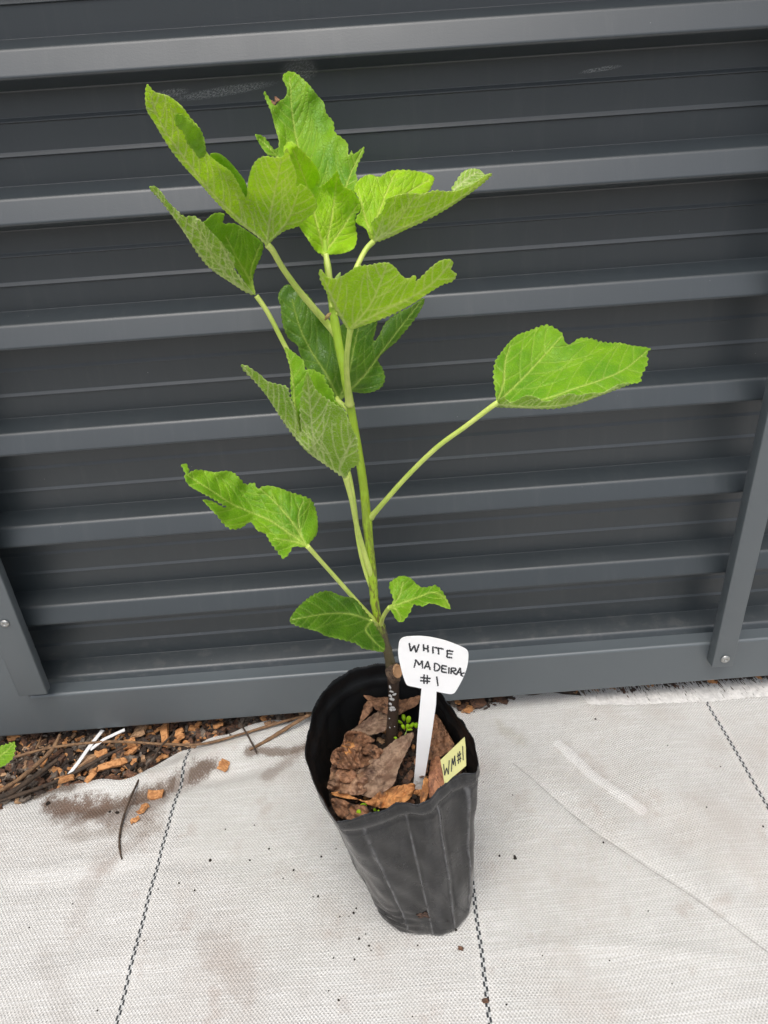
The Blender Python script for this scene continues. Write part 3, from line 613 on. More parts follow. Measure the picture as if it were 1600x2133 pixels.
# dead leaves in the pot
def dead_mat(name, c1, c2, c3, sc=45):
    M = NT(name); ca = M.n('ShaderNodeVertexColor'); ca.layer_name = 'vein'; sp = M.n('ShaderNodeSeparateColor'); M.L(ca.outputs[0], sp.inputs[0])
    col = M.mix(M.ramp(M.noise(sc, 5, .65), .38, .62), c1, c2); col = M.mix(M.ramp(M.noise(sc*.5, 4, .6, None, 1.0), .52, .68), col, c3)
    col = M.mix(M.math('MULTIPLY', sp.outputs[0], .5), col, tuple(min(1, v*1.5) for v in c1)); col = M.mix(M.math('MULTIPLY', sp.outputs[1], .3), col, c3)
    M.col(col); M.rough(.6); M.p.inputs['Specular IOR Level'].default_value = .3; M.bump(M.math('SUBTRACT', M.noise(240, 5, .7), M.math('MULTIPLY', sp.outputs[1], .5)), .0022, .9); return M.m
DM = dead_mat('dead_leaf_mauve', (.36, .24, .16), (.22, .13, .085), (.09, .05, .035)); DO = dead_mat('dead_leaf_orange', (.62, .29, .10), (.42, .17, .06), (.14, .07, .04)); DB = dead_mat('dead_leaf_brown', (.36, .185, .10), (.18, .09, .05), (.06, .034, .022), 70)
def dead(outline, z0, z1, mat, lab, vein=None, cr=.002, dx=0, seed=1):
    """z0 = height at the front (low in the photo), z1 = height at the back"""
    o_ = T4(outline); ys_ = [p[1] for p in o_]; xs_ = [p[0] for p in o_]; a, b = min(ys_), max(ys_); l, r = min(xs_), max(xs_); mx_, my_ = (l+r)/2, (a+b)/2
    ctrl = [(l, a, z1-dx), (r, a, z1+dx), (l, b, z0-dx), (r, b, z0+dx), (mx_, my_, (z0+z1)/2+.004)]
    o = patch('dead_leaf', o_, ctrl, [T4(vein)] if vein else [], mat, None, False, 1.6, 13, 2.4, .0010, .0034, .0007, 'z', seed, 9, 26, 1.6, cr*1.8)
    tag(o, lab, 'dead leaf', 'dead leaves lying in the pot'); return o
dead([(565, 958), (600, 955), (660, 970), (730, 966), (820, 985), (890, 970), (948, 957), (925, 1020), (860, 1055), (800, 1085), (740, 1085), (680, 1062), (640, 1040), (600, 990)], .305, .315, DB, 'curled brown dead leaf lying behind the stem in the pot', [(570, 962), (740, 1040), (940, 965)], .0022, 0, 2)
dead([(475, 1200), (520, 1165), (580, 1120), (650, 1070), (720, 1030), (775, 1040), (770, 1120), (745, 1165), (700, 1195), (620, 1218), (540, 1228)], .292, .305, DM, 'speckled pinkish dead leaf resting against the left of the stem', [(480, 1200), (620, 1150), (750, 1060)], .0018, 0, 3)
dead([(575, 1015), (600, 990), (622, 1000), (628, 1050), (600, 1090), (565, 1125), (530, 1172), (545, 1110), (560, 1060)], .296, .322, DB, 'narrow upright dead leaf strip nearest the back left wall', None, .001, 0, 4)
dead([(445, 1210), (480, 1190), (560, 1200), (610, 1230), (640, 1260), (560, 1300), (520, 1370), (430, 1360), (400, 1320), (430, 1270)], .286, .296, DB, 'crumpled brown dead leaf below the speckled one', None, .006, 0, 5)
dead([(352, 1350), (385, 1310), (440, 1300), (560, 1330), (660, 1305), (700, 1330), (640, 1395), (540, 1440), (400, 1440), (350, 1400)], .288, .298, DB, 'rotting brown dead leaf at the left wall of the pot', None, .006, 0, 6)
dead([(330, 1580), (345, 1490), (360, 1410), (430, 1400), (500, 1430), (580, 1480), (600, 1570), (540, 1620), (430, 1610)], .284, .296, dead_mat('dead_leaf_tan', (.42, .25, .15), (.22, .12, .075), (.08, .045, .03), 60), 'wrinkled dead leaf between the left wall and the mauve leaf', None, .005, 0, 7)
dead([(350, 1650), (380, 1640), (430, 1650), (500, 1680), (580, 1690), (600, 1740), (540, 1775), (430, 1780), (370, 1720)], .280, .286, DB, 'dark dead leaf at the front left under the orange one', None, .004, 0, 8)
dead([(1040, 1085), (1075, 1110), (1110, 1170), (1150, 1240), (1172, 1290), (1140, 1330), (1070, 1370), (1000, 1385), (985, 1300), (1000, 1200)], .284, .300, DB, 'brown dead leaf behind the white marker by the right wall', [(1040, 1090), (1070, 1240), (1050, 1370)], .0035, 0, 9)
dead([(1040, 1325), (1065, 1350), (1090, 1410), (1112, 1480), (1104, 1550), (1070, 1600), (1010, 1640), (1000, 1570), (1003, 1470), (1018, 1380)], .296, .304, dead_mat('dead_leaf_red', (.50, .23, .12), (.32, .14, .08), (.15, .07, .045)), 'reddish pointed dead leaf between marker and yellow tag', [(1040, 1330), (1055, 1480), (1015, 1630)], .001, .004, 10)
dead([(975, 1500), (1000, 1520), (1007, 1570), (990, 1640), (955, 1685), (945, 1640), (960, 1560)], .292, .296, DO, 'thin orange dead leaf tucked beside the marker stake', None, .001, 0, 11)
dead([(900, 1200), (893, 1250), (868, 1310), (830, 1380), (800, 1450), (775, 1540), (720, 1590), (640, 1635), (570, 1625), (510, 1580), (500, 1510), (560, 1430), (640, 1360), (720, 1300), (800, 1240)], .300, .308, DM, 'large mauve dead leaf lying in the middle of the pot', [(890, 1210), (780, 1360), (640, 1500), (560, 1600)], .0022, 0, 12)
dead([(420, 1290), (455, 1262), (500, 1270), (530, 1310), (505, 1350), (450, 1345)], .306, .309, DO, 'small orange torn leaf scrap on top of the crumpled leaves', None, .003, 0, 21)
dead([(380, 1470), (430, 1440), (500, 1455), (520, 1500), (470, 1540), (400, 1525)], .304, .309, DB, 'small brown torn scrap above the wrinkled leaf', None, .003, 0, 22)
dead([(540, 1300), (600, 1275), (665, 1300), (640, 1345), (570, 1350)], .305, .309, DB, 'small brown scrap just left of the mauve leaf', None, .003, 0, 23)
dead([(905, 1395), (935, 1340), (990, 1330), (1000, 1400), (985, 1480), (940, 1500)], .292, .300, DB, 'dark scrap of leaf right behind the marker stake', None, .003, 0, 24)
dead([(345, 1612), (420, 1598), (520, 1640), (600, 1655), (670, 1600), (780, 1562), (860, 1548), (905, 1543), (908, 1590), (870, 1650), (800, 1690), (700, 1706), (620, 1692), (540, 1655), (440, 1642)], .301, .306, DO, 'orange brown dead leaf along the front rim of the pot', [(350, 1615), (560, 1660), (720, 1650), (900, 1560)], .0018, 0, 13)
for i, (px, py, l_, w_, a_, mi, lab) in enumerate([(765, 1548, 14, 9, 60, 0, 'orange bark chip left of the stem in the pot'), (757, 1562, 13, 9, 20, 0, 'second orange bark chip nearer the mauve leaf'), (850, 1622, 34, 14, 60, 2, 'reddish bark chunk left of the marker stake'), (875, 1475, 30, 10, 120, 4, 'dark bark piece behind the marker stake')]):
    p = atz(px, py, .284); bm = bmesh.new(); sc = (p-O).dot(FW)/FPX; chip_bm(bm, Vector((0, 0, 0)), l_*sc*1.1, w_*sc, .008, math.radians(a_), .1, 300+i); o = bm_obj('bark_chip', bm, M_CHIP[mi]); o.location = p; tag(o, lab, 'bark chip', 'bark chips in the pot')

# ------------------------------------------------------------------ fig plant
def sy(py): return .832+(1545-py)/1015*.105       # depth of the stem at a photo height
fig = empty('fig_plant', atz(815, 1545, .27)); tag(fig, 'young fig plant with lobed bright green leaves growing from the black pot', 'fig plant')
def PXS(Y, py=1000): return (at(800, py, Y)-O).dot(FW)/FPX
def ptube(name, pts_, mat, parent, **kw):
    P = [at(a, b, c) for a, b, c, r in pts_]; Rr = [r*(p-O).dot(FW)/FPX for p, (a, b, c, r) in zip(P, pts_)]
    return tube(name, P, Rr, mat, parent, **kw)
M = NT('fig_stem'); x, y, z = M.sep()
n1 = M.noise(70, 5, .65); n2 = M.noise(1, 5, .6, M.vec(M.math('MULTIPLY', x, 260), M.math('MULTIPLY', y, 260), M.math('MULTIPLY', z, 60)))
zj = M.math('ADD', z, M.math('MULTIPLY', M.math('SUBTRACT', n1, .5), .10))
zA = at(790, 1290, sy(1290)).z; zB = at(770, 1080, sy(1080)).z; zC = at(820, 1400, sy(1400)).z
green = M.mix(M.ramp(z, zB, zB+.4), (.33, .48, .02), (.42, .64, .05)); green = M.mix(M.ramp(n1, .4, .62, 0, .3), green, (.40, .60, .09))
spots = M.math('MULTIPLY', M.ramp(n2, .44, .56), M.ramp(z, zA-.02, zB+.14, 1, 0)); green = M.mix(M.math('MULTIPLY', spots, .85), green, (.10, .065, .025))
col = M.mix(M.ramp(zj, zA-.03, zA+.0), (.105, .085, .04), green)
col = M.mix(M.ramp(z, zC-.015, zC+.01), (.050, .032, .022), col)
len_ = M.math('MULTIPLY', M.ramp(M.voro(420), .15, .25, 1, 0), M.ramp(M.noise(60, 2), .52, .6)); col = M.mix(M.math('MULTIPLY', M.math('MULTIPLY', len_, M.ramp(z, zA, zA+.02, 1, 0)), .6), col, (.3, .27, .22))
M.col(col); M.rough(.45); M.bump(M.math('ADD', M.noise(300, 4), n2), .0012, .7); M_STEM = M.m
def nodeb(t):
    v_ = 1.0
    for c_, a_ in ((.235, .14), (.29, .10), (.37, .10), (.49, .12), (.70, .12), (.855, .14), (.93, .1)): v_ += a_*math.exp(-((t-c_)/.006)**2)
    return v_
SP = [(812, 1570, 14), (815, 1545, 14), (818, 1500, 12.5), (820, 1450, 12), (819, 1415, 13), (812, 1375, 11), (803, 1340, 9.5), (793, 1305, 10), (786, 1285, 9.5), (780, 1250, 9.5), (776, 1200, 10), (770, 1140, 9.6), (764, 1075, 10.2), (757, 1010, 9.6), (748, 950, 9.6), (738, 890, 9), (729, 840, 9.5), (718, 780, 9.2), (708, 730, 9.4), (699, 680, 10), (693, 640, 8.5), (689, 600, 8), (683, 560, 7), (679, 530, 6), (677, 500, 4)]
stem = ptube('stem', [(a, b, sy(b), r*.94) for a, b, r in SP], M_STEM, fig, seg=20, sub=10, bump=nodeb, rnd=.02)
# pruning scar knob
ks = at(826, 1396, sy(1396)-.012)
bm = bmesh.new(); bmesh.ops.create_icosphere(bm, subdivisions=4, radius=1)
for v_ in bm.verts:
    q = v_.co.copy(); w_ = 1+.07*math.sin(q.x*7+q.z*5)+rng.uniform(-.03, .03); v_.co = at(820, 1402, sy(1400)-.004)+Vector((q.x*.0125*w_, q.y*.012*w_, q.z*.0185*w_))
kn = bm_obj('pruned_knot', bm, wood('knot_bark', (.17, .11, .07), (.07, .045, .03), 200), stem, True)
M = NT('cut_wood'); M.L(M.tc.outputs['Object'], (wv := M.n('ShaderNodeTexWave', wave_type='RINGS', rings_direction='SPHERICAL')).inputs['Vector']); wv.inputs['Scale'].default_value = 260; wv.inputs['Distortion'].default_value = 3; M.col(M.mix(wv.outputs['Fac'], (.42, .20, .09), (.55, .34, .18))); M.rough(.7); M_CUT = M.m
bm = bmesh.new(); n = 28; nrm = Vector((.45, -.85, .28)).normalized(); t1 = nrm.cross(Vector((0, 0, 1))).normalized(); t2 = nrm.cross(t1)
rows = []
for rr2, h in ((1.12, -.001), (1.08, .0016), (.9, .0022), (.82, .0008), (.45, .0012)): rows.append([bm.verts.new((t1*math.cos(2*PI*k/n)*.0068+t2*math.sin(2*PI*k/n)*.0105)*rr2*(1+.05*math.sin(3*k))+nrm*h) for k in range(n)])
cv = bm.verts.new(nrm*.001)
for a, b in zip(rows[:-1], rows[1:]):
    for k in range(n): bm.faces.new((a[k], a[(k+1) % n], b[(k+1) % n], b[k]))
for k in range(n): bm.faces.new((rows[-1][k], rows[-1][(k+1) % n], cv))
co = bm_obj('cut_face', bm, M_CUT, None, True); co.location = at(828, 1398, sy(1398)-.0165); bpy.context.view_layer.update(); co.parent = stem; co.matrix_parent_inverse = stem.matrix_world.inverted()
# whitewash dabs on the woody base
M_PAINT = simple('white_paint_dab', (.72, .70, .66), .7, 0, .2, .25, 500, .0005); bm = bmesh.new()
for (px, py, rx, ry) in ((812, 1432, 3, 5), (815, 1441, 5, 2.5), (813, 1450, 4, 4), (822, 1447, 4, 3), (816, 1457, 5, 4), (813, 1467, 3, 4), (817, 1474, 6, 3), (821, 1479, 4, 3), (814, 1479, 3.5, 4), (811, 1497, 1.5, 1.5), (822, 1514, 1.2, 1), (812, 1516, 1.2, 2)):
    off = (px-819)/12.; Yb = sy(py)-.0092*math.sqrt(max(.05, 1-off*off)); c0 = at(px, py, Yb-.0003); ring = []
    nrm2 = Vector((off, -math.sqrt(max(.05, 1-off*off)), .0)).normalized(); a1 = nrm2.cross(Vector((0, 0, 1))); a2 = Vector((0, 0, 1)); ks_ = (c0-O).dot(FW)/FPX
    c1_ = bm.verts.new(c0+nrm2*.0007)
    for k in range(12): ring.append(bm.verts.new(c0+(a1*math.cos(k*PI/6)*rx*1.1+a2*math.sin(k*PI/6)*ry*1.1)*ks_*rng.uniform(.75, 1.2)-nrm2*.0004))
    for k in range(12): bm.faces.new((c1_, ring[k], ring[(k+1) % 12]))
bm_obj('paint_dabs', bm, M_PAINT, stem, True)
M = NT('petiole'); M.col(M.mix(M.ramp(M.noise(40, 4), .35, .65), (.66, .75, .19), (.52, .66, .12))); M.rough(.42); M.bump(M.noise(400, 2), .0004, .4); M.p.inputs['Subsurface Weight'].default_value = .1; M.p.inputs['Subsurface Radius'].default_value = (.003, .004, .001); M_PET = M.m

def leaf(lab, patches, pet):
    """patches: list of dicts; first is the blade and owns the rest"""
    root = None
    for i, d in enumerate(patches):
        d = dict(d); nm = 'leaf' if i == 0 else 'leaf_fold'
        o = patch(nm, parent=fig if root is None else root, **d)
        if root is None: root = o; o['label'] = lab
    if pet: ptube('petiole', pet, M_PET, root, seg=12, sub=8, bump=lambda t: 1+.25*math.exp(-(t/.03)**2))
    return root
def C(T, L): return [(x_, y_, d) for (x_, y_), d in zip(T([(a, b) for a, b, d in L]), [d for a, b, d in L])]

# L1 large young leaf, underside, upper left
leaf('large bright leaf at the upper left showing its underside', [
    dict(outline=T1([(890, 1135), (830, 1082), (700, 990), (580, 870), (480, 760), (380, 650), (290, 530), (210, 400), (163, 320), (153, 240), (165, 165), (210, 208), (290, 230), (370, 290), (430, 370), (482, 430), (512, 500), (525, 570), (600, 640), (670, 690), (715, 760), (765, 845), (772, 770), (790, 690), (820, 632), (870, 600), (940, 605), (985, 600), (1010, 545), (1040, 620), (1070, 710), (1065, 785), (1100, 768), (1150, 800), (1192, 870), (1180, 930), (1120, 980), (1075, 1022), (1000, 1048), (940, 1092)]),
         ctrl=C(T1, [(890, 1135, .845), (160, 180, .70), (300, 520, .74), (520, 560, .735), (560, 850, .79), (980, 600, .76), (780, 700, .80), (770, 850, .83), (1060, 790, .835), (1180, 900, .90), (1000, 1050, .87)]),
         veins=[T1([(890, 1130), (700, 960), (540, 800), (400, 620), (250, 400), (175, 200)]), T1([(890, 1130), (910, 960), (940, 800), (975, 620)]), T1([(895, 1125), (1000, 1010), (1050, 900), (1085, 790)])], mat=YU, under=True, seed=1, teeth=2.3, wave=.002),
    dict(outline=T1([(545, 590), (570, 578), (610, 585), (660, 625), (715, 690), (762, 760), (775, 850), (730, 850), (690, 800), (640, 720), (570, 640)]), ctrl=C(T1, [(545, 590, .76), (762, 760, .83), (775, 850, .84), (600, 640, .78), (690, 800, .83)]), veins=[], mat=GT, seed=2, teeth=.8),
    dict(outline=T1([(330, 345), (375, 345), (410, 365), (440, 400), (490, 440), (518, 520), (520, 585), (480, 610), (450, 565), (410, 520), (385, 450), (340, 410)]), ctrl=C(T1, [(330, 345, .698), (515, 520, .716), (450, 565, .720), (410, 520, .714), (490, 440, .711)]), veins=[], mat=GT, seed=3, teeth=3.1, quilt=.001, wave=.003)],
    [(700, 694, sy(694)+.002, 9), (682, 674, .925, 8), (665, 655, .915, 7.2), (625, 608, .895, 6.5), (590, 560, .87, 6.2), (568, 522, .85, 6.5), (557, 510, .845, 7)])
# L2 left leaf below it
leaf('folded green leaf at the far left below the large bright one', [
    dict(outline=T1([(820, 1438), (760, 1420), (680, 1372), (560, 1290), (480, 1200), (400, 1080), (330, 980), (250, 870), (178, 790), (215, 780), (258, 820), (290, 870), (340, 920), (390, 965), (450, 962), (510, 1005), (560, 1060), (610, 1110), (650, 1165), (692, 1215), (692, 1280), (740, 1340), (785, 1395)]),
         ctrl=C(T1, [(820, 1438, .95), (480, 1200, .89), (180, 790, .84), (450, 960, .86), (600, 1110, .885), (690, 1240, .915)]),
         veins=[T1([(820, 1435), (690, 1355), (590, 1240), (510, 1120), (450, 980)]), T1([(820, 1435), (700, 1375), (560, 1280), (440, 1130), (330, 970), (200, 795)]), T1([(820, 1435), (740, 1340), (670, 1230), (600, 1110)])], mat=GU, under=True, seed=4, teeth=3.3),
    dict(outline=T1([(440, 960), (500, 995), (560, 950), (600, 940), (632, 950), (625, 1005), (690, 1005), (760, 1040), (862, 1120), (858, 1190), (828, 1260), (806, 1340), (822, 1438), (770, 1380), (690, 1260), (590, 1110)]),
         ctrl=C(T1, [(440, 960, .872), (632, 950, .90), (862, 1120, .965), (806, 1340, .965), (822, 1438, .951), (690, 1260, .935), (590, 1110, .905)]),
         veins=[T1([(820, 1430), (770, 1320), (710, 1220), (640, 1080)]), T1([(820, 1430), (790, 1300), (830, 1180), (850, 1130)])], mat=GT, seed=5, quilt=.001)],
    [(777, 1232, sy(1232), 4.5), (764, 1195, .872, 5.5), (748, 1130, .885, 5.5), (727, 990, .925, 5.5), (690, 900, .94, 5), (640, 800, .95, 5), (598, 728, .952, 5), (560, 655, .95, 5), (534, 616, .95, 5.5)])
# L3 tall back leaf at the top
leaf('tallest leaf at the top of the plant with a torn browned tip', [
    dict(outline=T1([(1225, 1190), (1190, 1175), (1150, 1100), (1080, 1000), (1040, 900), (1020, 800), (1000, 700), (950, 610), (900, 592), (868, 560), (835, 505), (820, 465), (868, 478), (900, 515), (930, 555), (958, 545), (962, 500), (940, 430), (915, 330), (882, 250), (873, 203), (905, 248), (935, 290), (965, 262), (1000, 238), (1010, 190), (985, 130), (995, 100), (1030, 84), (1070, 98), (1110, 130), (1150, 168), (1200, 230), (1238, 275), (1250, 335), (1292, 390), (1302, 452), (1350, 490), (1382, 525), (1386, 590), (1402, 560), (1415, 582), (1445, 565), (1478, 541), (1475, 580), (1445, 640), (1430, 700), (1440, 740), (1425, 800), (1440, 860), (1430, 950), (1425, 1020), (1430, 1090), (1415, 1150), (1330, 1188)]),
         ctrl=C(T1, [(1225, 1190, .945), (1000, 100, 1.115), (1060, 350, 1.09), (820, 465, 1.03), (875, 205, 1.08), (1300, 450, 1.075), (1475, 545, 1.06), (1420, 1000, .99), (1060, 800, .99), (1200, 600, 1.05), (1225, 900, .99), (1110, 130, 1.10)]),
         veins=[T1([(1230, 1180), (1180, 900), (1110, 640), (1065, 480), (1040, 300), (1030, 120)]), T1([(1230, 1180), (1090, 900), (980, 640), (840, 490)]), T1([(1230, 1180), (1330, 900), (1400, 700), (1470, 550)])], mat=GT, seed=6, teeth=2.6, quilt=.0011, wave=.003)],
    [(688, 600, sy(600), 5), (687, 570, .938, 5), (682, 540, .943, 5), (672, 527, .946, 5)])
leaf('bright yellow green three lobed leaf standing in front of the tallest one', [
    dict(outline=T1([(1240, 1192), (1190, 1172), (1130, 1090), (1080, 1010), (1060, 900), (1060, 750), (1040, 640), (992, 575), (1000, 530), (1040, 510), (1100, 560), (1160, 620), (1200, 680), (1212, 740), (1200, 785), (1240, 765), (1280, 730), (1316, 690), (1335, 740), (1360, 780), (1400, 800), (1430, 830), (1462, 890), (1452, 935), (1420, 955), (1430, 1040), (1437, 1090), (1425, 1145), (1395, 1172), (1330, 1192)]),
         ctrl=C(T1, [(1240, 1190, .932), (1000, 530, .925), (1200, 780, .985), (1316, 690, .955), (1455, 900, .985), (1425, 1145, .955), (1100, 1000, .93), (1060, 750, .935), (1160, 640, .95), (1300, 950, .965), (1410, 1060, .975)]),
         veins=[T1([(1240, 1185), (1190, 1000), (1140, 800), (1050, 560)]), T1([(1240, 1185), (1280, 980), (1305, 820), (1315, 720)]), T1([(1240, 1185), (1350, 1030), (1440, 890)])], mat=YT, seed=7, teeth=2.3, quilt=.0013, wave=.003, sec=20)],
    [(692, 640, sy(640)-.006, 6), (690, 600, .922, 5.5), (684, 560, .922, 5.5), (679, 530, .931, 6)])
# L4 top right
leaf('upper right leaf cupped upwards with a pointed end', [
    dict(outline=T2([(665, 592), (640, 572), (615, 515), (560, 480), (562, 440), (590, 395), (570, 320), (546, 270), (580, 210), (640, 183), (700, 198), (760, 165), (850, 158), (920, 163), (985, 176), (1032, 202), (1020, 250), (985, 300), (900, 330), (800, 360), (760, 420), (720, 480), (690, 540)]),
         ctrl=C(T2, [(665, 592, .97), (546, 270, 1.0), (850, 158, 1.05), (1030, 200, 1.06), (800, 350, 1.01), (700, 480, .985), (600, 450, .985)]),
         veins=[T2([(665, 585), (690, 440), (740, 300), (790, 180)]), T2([(665, 585), (740, 430), (850, 310), (1000, 220)]), T2([(660, 585), (610, 430), (570, 270)])], mat=YT, seed=8, teeth=2.6, quilt=.001),
    dict(outline=T2([(668, 592), (660, 520), (655, 470), (700, 430), (730, 380), (745, 330), (800, 310), (880, 295), (960, 302), (1040, 282), (1090, 287), (1160, 283), (1250, 250), (1320, 205), (1382, 178), (1340, 225), (1260, 292), (1160, 362), (1060, 420), (960, 472), (860, 520), (760, 567)]),
         ctrl=C(T2, [(668, 592, .968), (655, 470, .955), (745, 330, .93), (960, 300, .925), (1382, 178, .94), (1060, 420, .962), (860, 520, .968), (880, 400, .942)]),
         veins=[T2([(668, 590), (790, 530), (980, 440), (1180, 330), (1370, 185)]), T2([(668, 590), (780, 500), (860, 400), (920, 300)]), T2([(668, 590), (700, 500), (720, 440)])], mat=YU, under=True, seed=9, teeth=3.0),
    dict(outline=T2([(1135, 285), (1165, 225), (1205, 168), (1260, 147), (1310, 155), (1340, 182), (1380, 180), (1300, 240), (1200, 290)]), ctrl=C(T2, [(1135, 285, .96), (1260, 147, .985), (1380, 180, .943), (1200, 290, .952)]), veins=[T2([(1150, 280), (1230, 210), (1300, 165)])], mat=GU, seed=10, teeth=3.3, sec=12, sec_len=30)],
    [(700, 655, sy(655), 6), (722, 605, .93, 5.5), (745, 552, .95, 5.5), (762, 520, .965, 5.5), (778, 503, .97, 6)])
# L5 centre leaf
leaf('leaf crossing the upper stem with its pale underside facing out', [
    dict(outline=T2([(515, 1128), (470, 1070), (420, 990), (380, 900), (345, 830), (333, 768), (352, 765), (380, 800), (430, 815), (470, 800), (520, 770), (570, 742), (640, 735), (700, 722), (755, 720), (800, 750), (830, 790), (870, 815), (917, 795), (922, 832), (960, 800), (1010, 750), (1070, 705), (1130, 697), (1148, 722), (1135, 760), (1167, 790), (1140, 832), (1080, 852), (1000, 902), (900, 970), (780, 1030), (660, 1080), (560, 1117)]),
         ctrl=C(T2, [(515, 1128, .865), (335, 768, .80), (570, 740, .76), (755, 720, .765), (920, 820, .80), (1140, 700, .80), (1160, 800, .815), (900, 970, .86), (660, 1080, .87), (640, 900, .80), (400, 940, .835)]),
         veins=[T2([(515, 1125), (640, 980), (700, 850), (745, 730)]), T2([(515, 1125), (700, 1020), (880, 935), (1010, 850), (1090, 770), (1130, 710)]), T2([(515, 1125), (440, 990), (390, 880), (345, 790)])], mat=YU, under=True, seed=11, teeth=2.8, sec=26)],
    [(728, 842, sy(842)-.006, 9), (724, 800, .885, 6.5), (722, 750, .87, 6), (727, 705, .862, 6), (730, 686, .864, 7)])
# L6 dark back leaf
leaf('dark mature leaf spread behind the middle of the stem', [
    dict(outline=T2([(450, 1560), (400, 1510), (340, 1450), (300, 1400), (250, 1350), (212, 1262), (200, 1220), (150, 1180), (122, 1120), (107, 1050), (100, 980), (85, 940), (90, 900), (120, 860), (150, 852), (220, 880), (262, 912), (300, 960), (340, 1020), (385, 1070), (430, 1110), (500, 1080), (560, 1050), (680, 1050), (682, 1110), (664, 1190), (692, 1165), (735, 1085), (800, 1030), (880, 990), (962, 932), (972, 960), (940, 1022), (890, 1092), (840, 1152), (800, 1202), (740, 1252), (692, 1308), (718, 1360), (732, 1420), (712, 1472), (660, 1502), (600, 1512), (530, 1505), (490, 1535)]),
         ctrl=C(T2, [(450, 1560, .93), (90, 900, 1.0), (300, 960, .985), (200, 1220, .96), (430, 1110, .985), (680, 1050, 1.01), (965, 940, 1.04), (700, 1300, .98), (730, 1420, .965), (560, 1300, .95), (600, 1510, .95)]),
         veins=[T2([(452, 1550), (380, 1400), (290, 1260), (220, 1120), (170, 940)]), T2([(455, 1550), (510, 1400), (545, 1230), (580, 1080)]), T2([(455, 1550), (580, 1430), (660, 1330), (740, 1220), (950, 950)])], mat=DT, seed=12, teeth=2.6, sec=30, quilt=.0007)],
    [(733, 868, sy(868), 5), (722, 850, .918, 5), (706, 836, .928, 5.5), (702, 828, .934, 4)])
# L7 left-middle folded leaf
leaf('folded leaf left of the middle stem showing a veined underside', [
    dict(outline=T3([(1072, 862), (1000, 812), (940, 772), (840, 702), (760, 602), (680, 490), (600, 370), (530, 280), (447, 190), (468, 176), (510, 200), (560, 232), (600, 270), (660, 290), (722, 310), (738, 370), (762, 412), (778, 470), (792, 530), (806, 585), (800, 480), (804, 400), (820, 300), (842, 215), (862, 245), (900, 330), (960, 380), (1040, 430), (1082, 462), (1092, 500), (1112, 540), (1128, 580), (1147, 620), (1150, 700), (1157, 770), (1112, 802), (1085, 850)]),
         ctrl=C(T3, [(1072, 862, .825), (840, 700, .80), (447, 190, .765), (722, 310, .77), (800, 560, .80), (842, 220, .745), (1082, 462, .75), (1150, 700, .775), (940, 600, .785), (1112, 802, .81)]),
         veins=[T3([(1070, 860), (930, 760), (885, 640), (865, 450), (845, 250)]), T3([(1070, 860), (900, 740), (780, 620), (660, 460), (560, 320), (460, 190)]), T3([(1070, 860), (1040, 800), (1080, 700), (1135, 610)])], mat=GU, under=True, seed=13, teeth=3.8, sec=24),
    dict(outline=T3([(711, 72), (750, 88), (790, 118), (825, 150), (833, 200), (870, 200), (910, 220), (945, 242), (960, 290), (1000, 335), (1012, 385), (1060, 440), (960, 420), (850, 420), (815, 600), (785, 530), (755, 410), (742, 300), (738, 200), (716, 120)]),
         ctrl=C(T3, [(711, 72, .86), (833, 200, .82), (945, 242, .79), (1060, 440, .765), (815, 600, .81), (755, 410, .80), (738, 200, .83), (900, 320, .80)]), veins=[T3([(810, 590), (770, 420), (755, 250), (720, 90)])], mat=GT, seed=14, teeth=3.7)],
    [(776, 1206, sy(1206), 6), (768, 1180, .864, 5.6), (757, 1145, .862, 5.4), (742, 1090, .85, 5.2), (732, 1040, .835, 5.2), (720, 992, .826, 7)])
# L8 right leaf
leaf('lone leaf on a long stalk at the far right', [
    dict(outline=T5([(303, 700), (288, 610), (278, 510), (293, 400), (330, 340), (380, 270), (450, 205), (540, 175), (620, 145), (680, 133), (740, 160), (790, 195), (803, 240), (828, 272), (860, 262), (900, 233), (950, 226), (1010, 235), (1060, 255), (1140, 265), (1215, 262), (1300, 280), (1400, 293), (1442, 310), (1415, 340), (1420, 400), (1402, 450), (1372, 510), (1368, 553), (1290, 572), (1200, 590), (1100, 640), (900, 690), (700, 725), (500, 730), (380, 725)]),
         ctrl=C(T5, [(303, 700, .80), (280, 500, .83), (450, 205, .90), (680, 135, .915), (825, 270, .885), (1010, 235, .905), (1442, 310, .89), (1368, 550, .83), (900, 690, .80), (500, 730, .80), (640, 450, .86), (1100, 420, .86)]),
         veins=[T5([(310, 700), (480, 540), (640, 370), (790, 210)]), T5([(310, 710), (500, 705), (660, 682), (850, 615), (1070, 540), (1250, 460), (1410, 325)]), T5([(305, 690), (350, 560), (365, 400), (400, 280)])], mat=GT, seed=15, teeth=4.3, sec=40, sec_len=120, quilt=.0011),
    dict(outline=T5([(300, 702), (350, 665), (400, 705), (450, 690), (520, 652), (600, 665), (640, 692), (700, 690), (760, 662), (850, 640), (910, 652), (1000, 632), (1090, 628), (1200, 572), (1290, 566), (1180, 612), (1050, 662), (900, 717), (750, 747), (600, 752), (450, 747), (350, 742), (300, 735)]),
         ctrl=C(T5, [(300, 720, .797), (520, 652, .768), (760, 660, .765), (1000, 632, .775), (1290, 566, .815), (900, 717, .792), (600, 752, .794), (450, 747, .796)]), veins=[T5([(300, 718), (600, 738), (900, 700), (1200, 590)])], mat=GU, seed=16, teeth=2.3, sec=14, sec_len=34, quilt=.001, wave=.003)],
    [(772, 1078, sy(1078), 6.5), (800, 1046, .86, 5.5), (850, 990, .84, 5.2), (910, 932, .825, 5.2), (970, 888, .81, 5.2), (1020, 850, .80, 5.5), (1038, 838, .799, 6)])
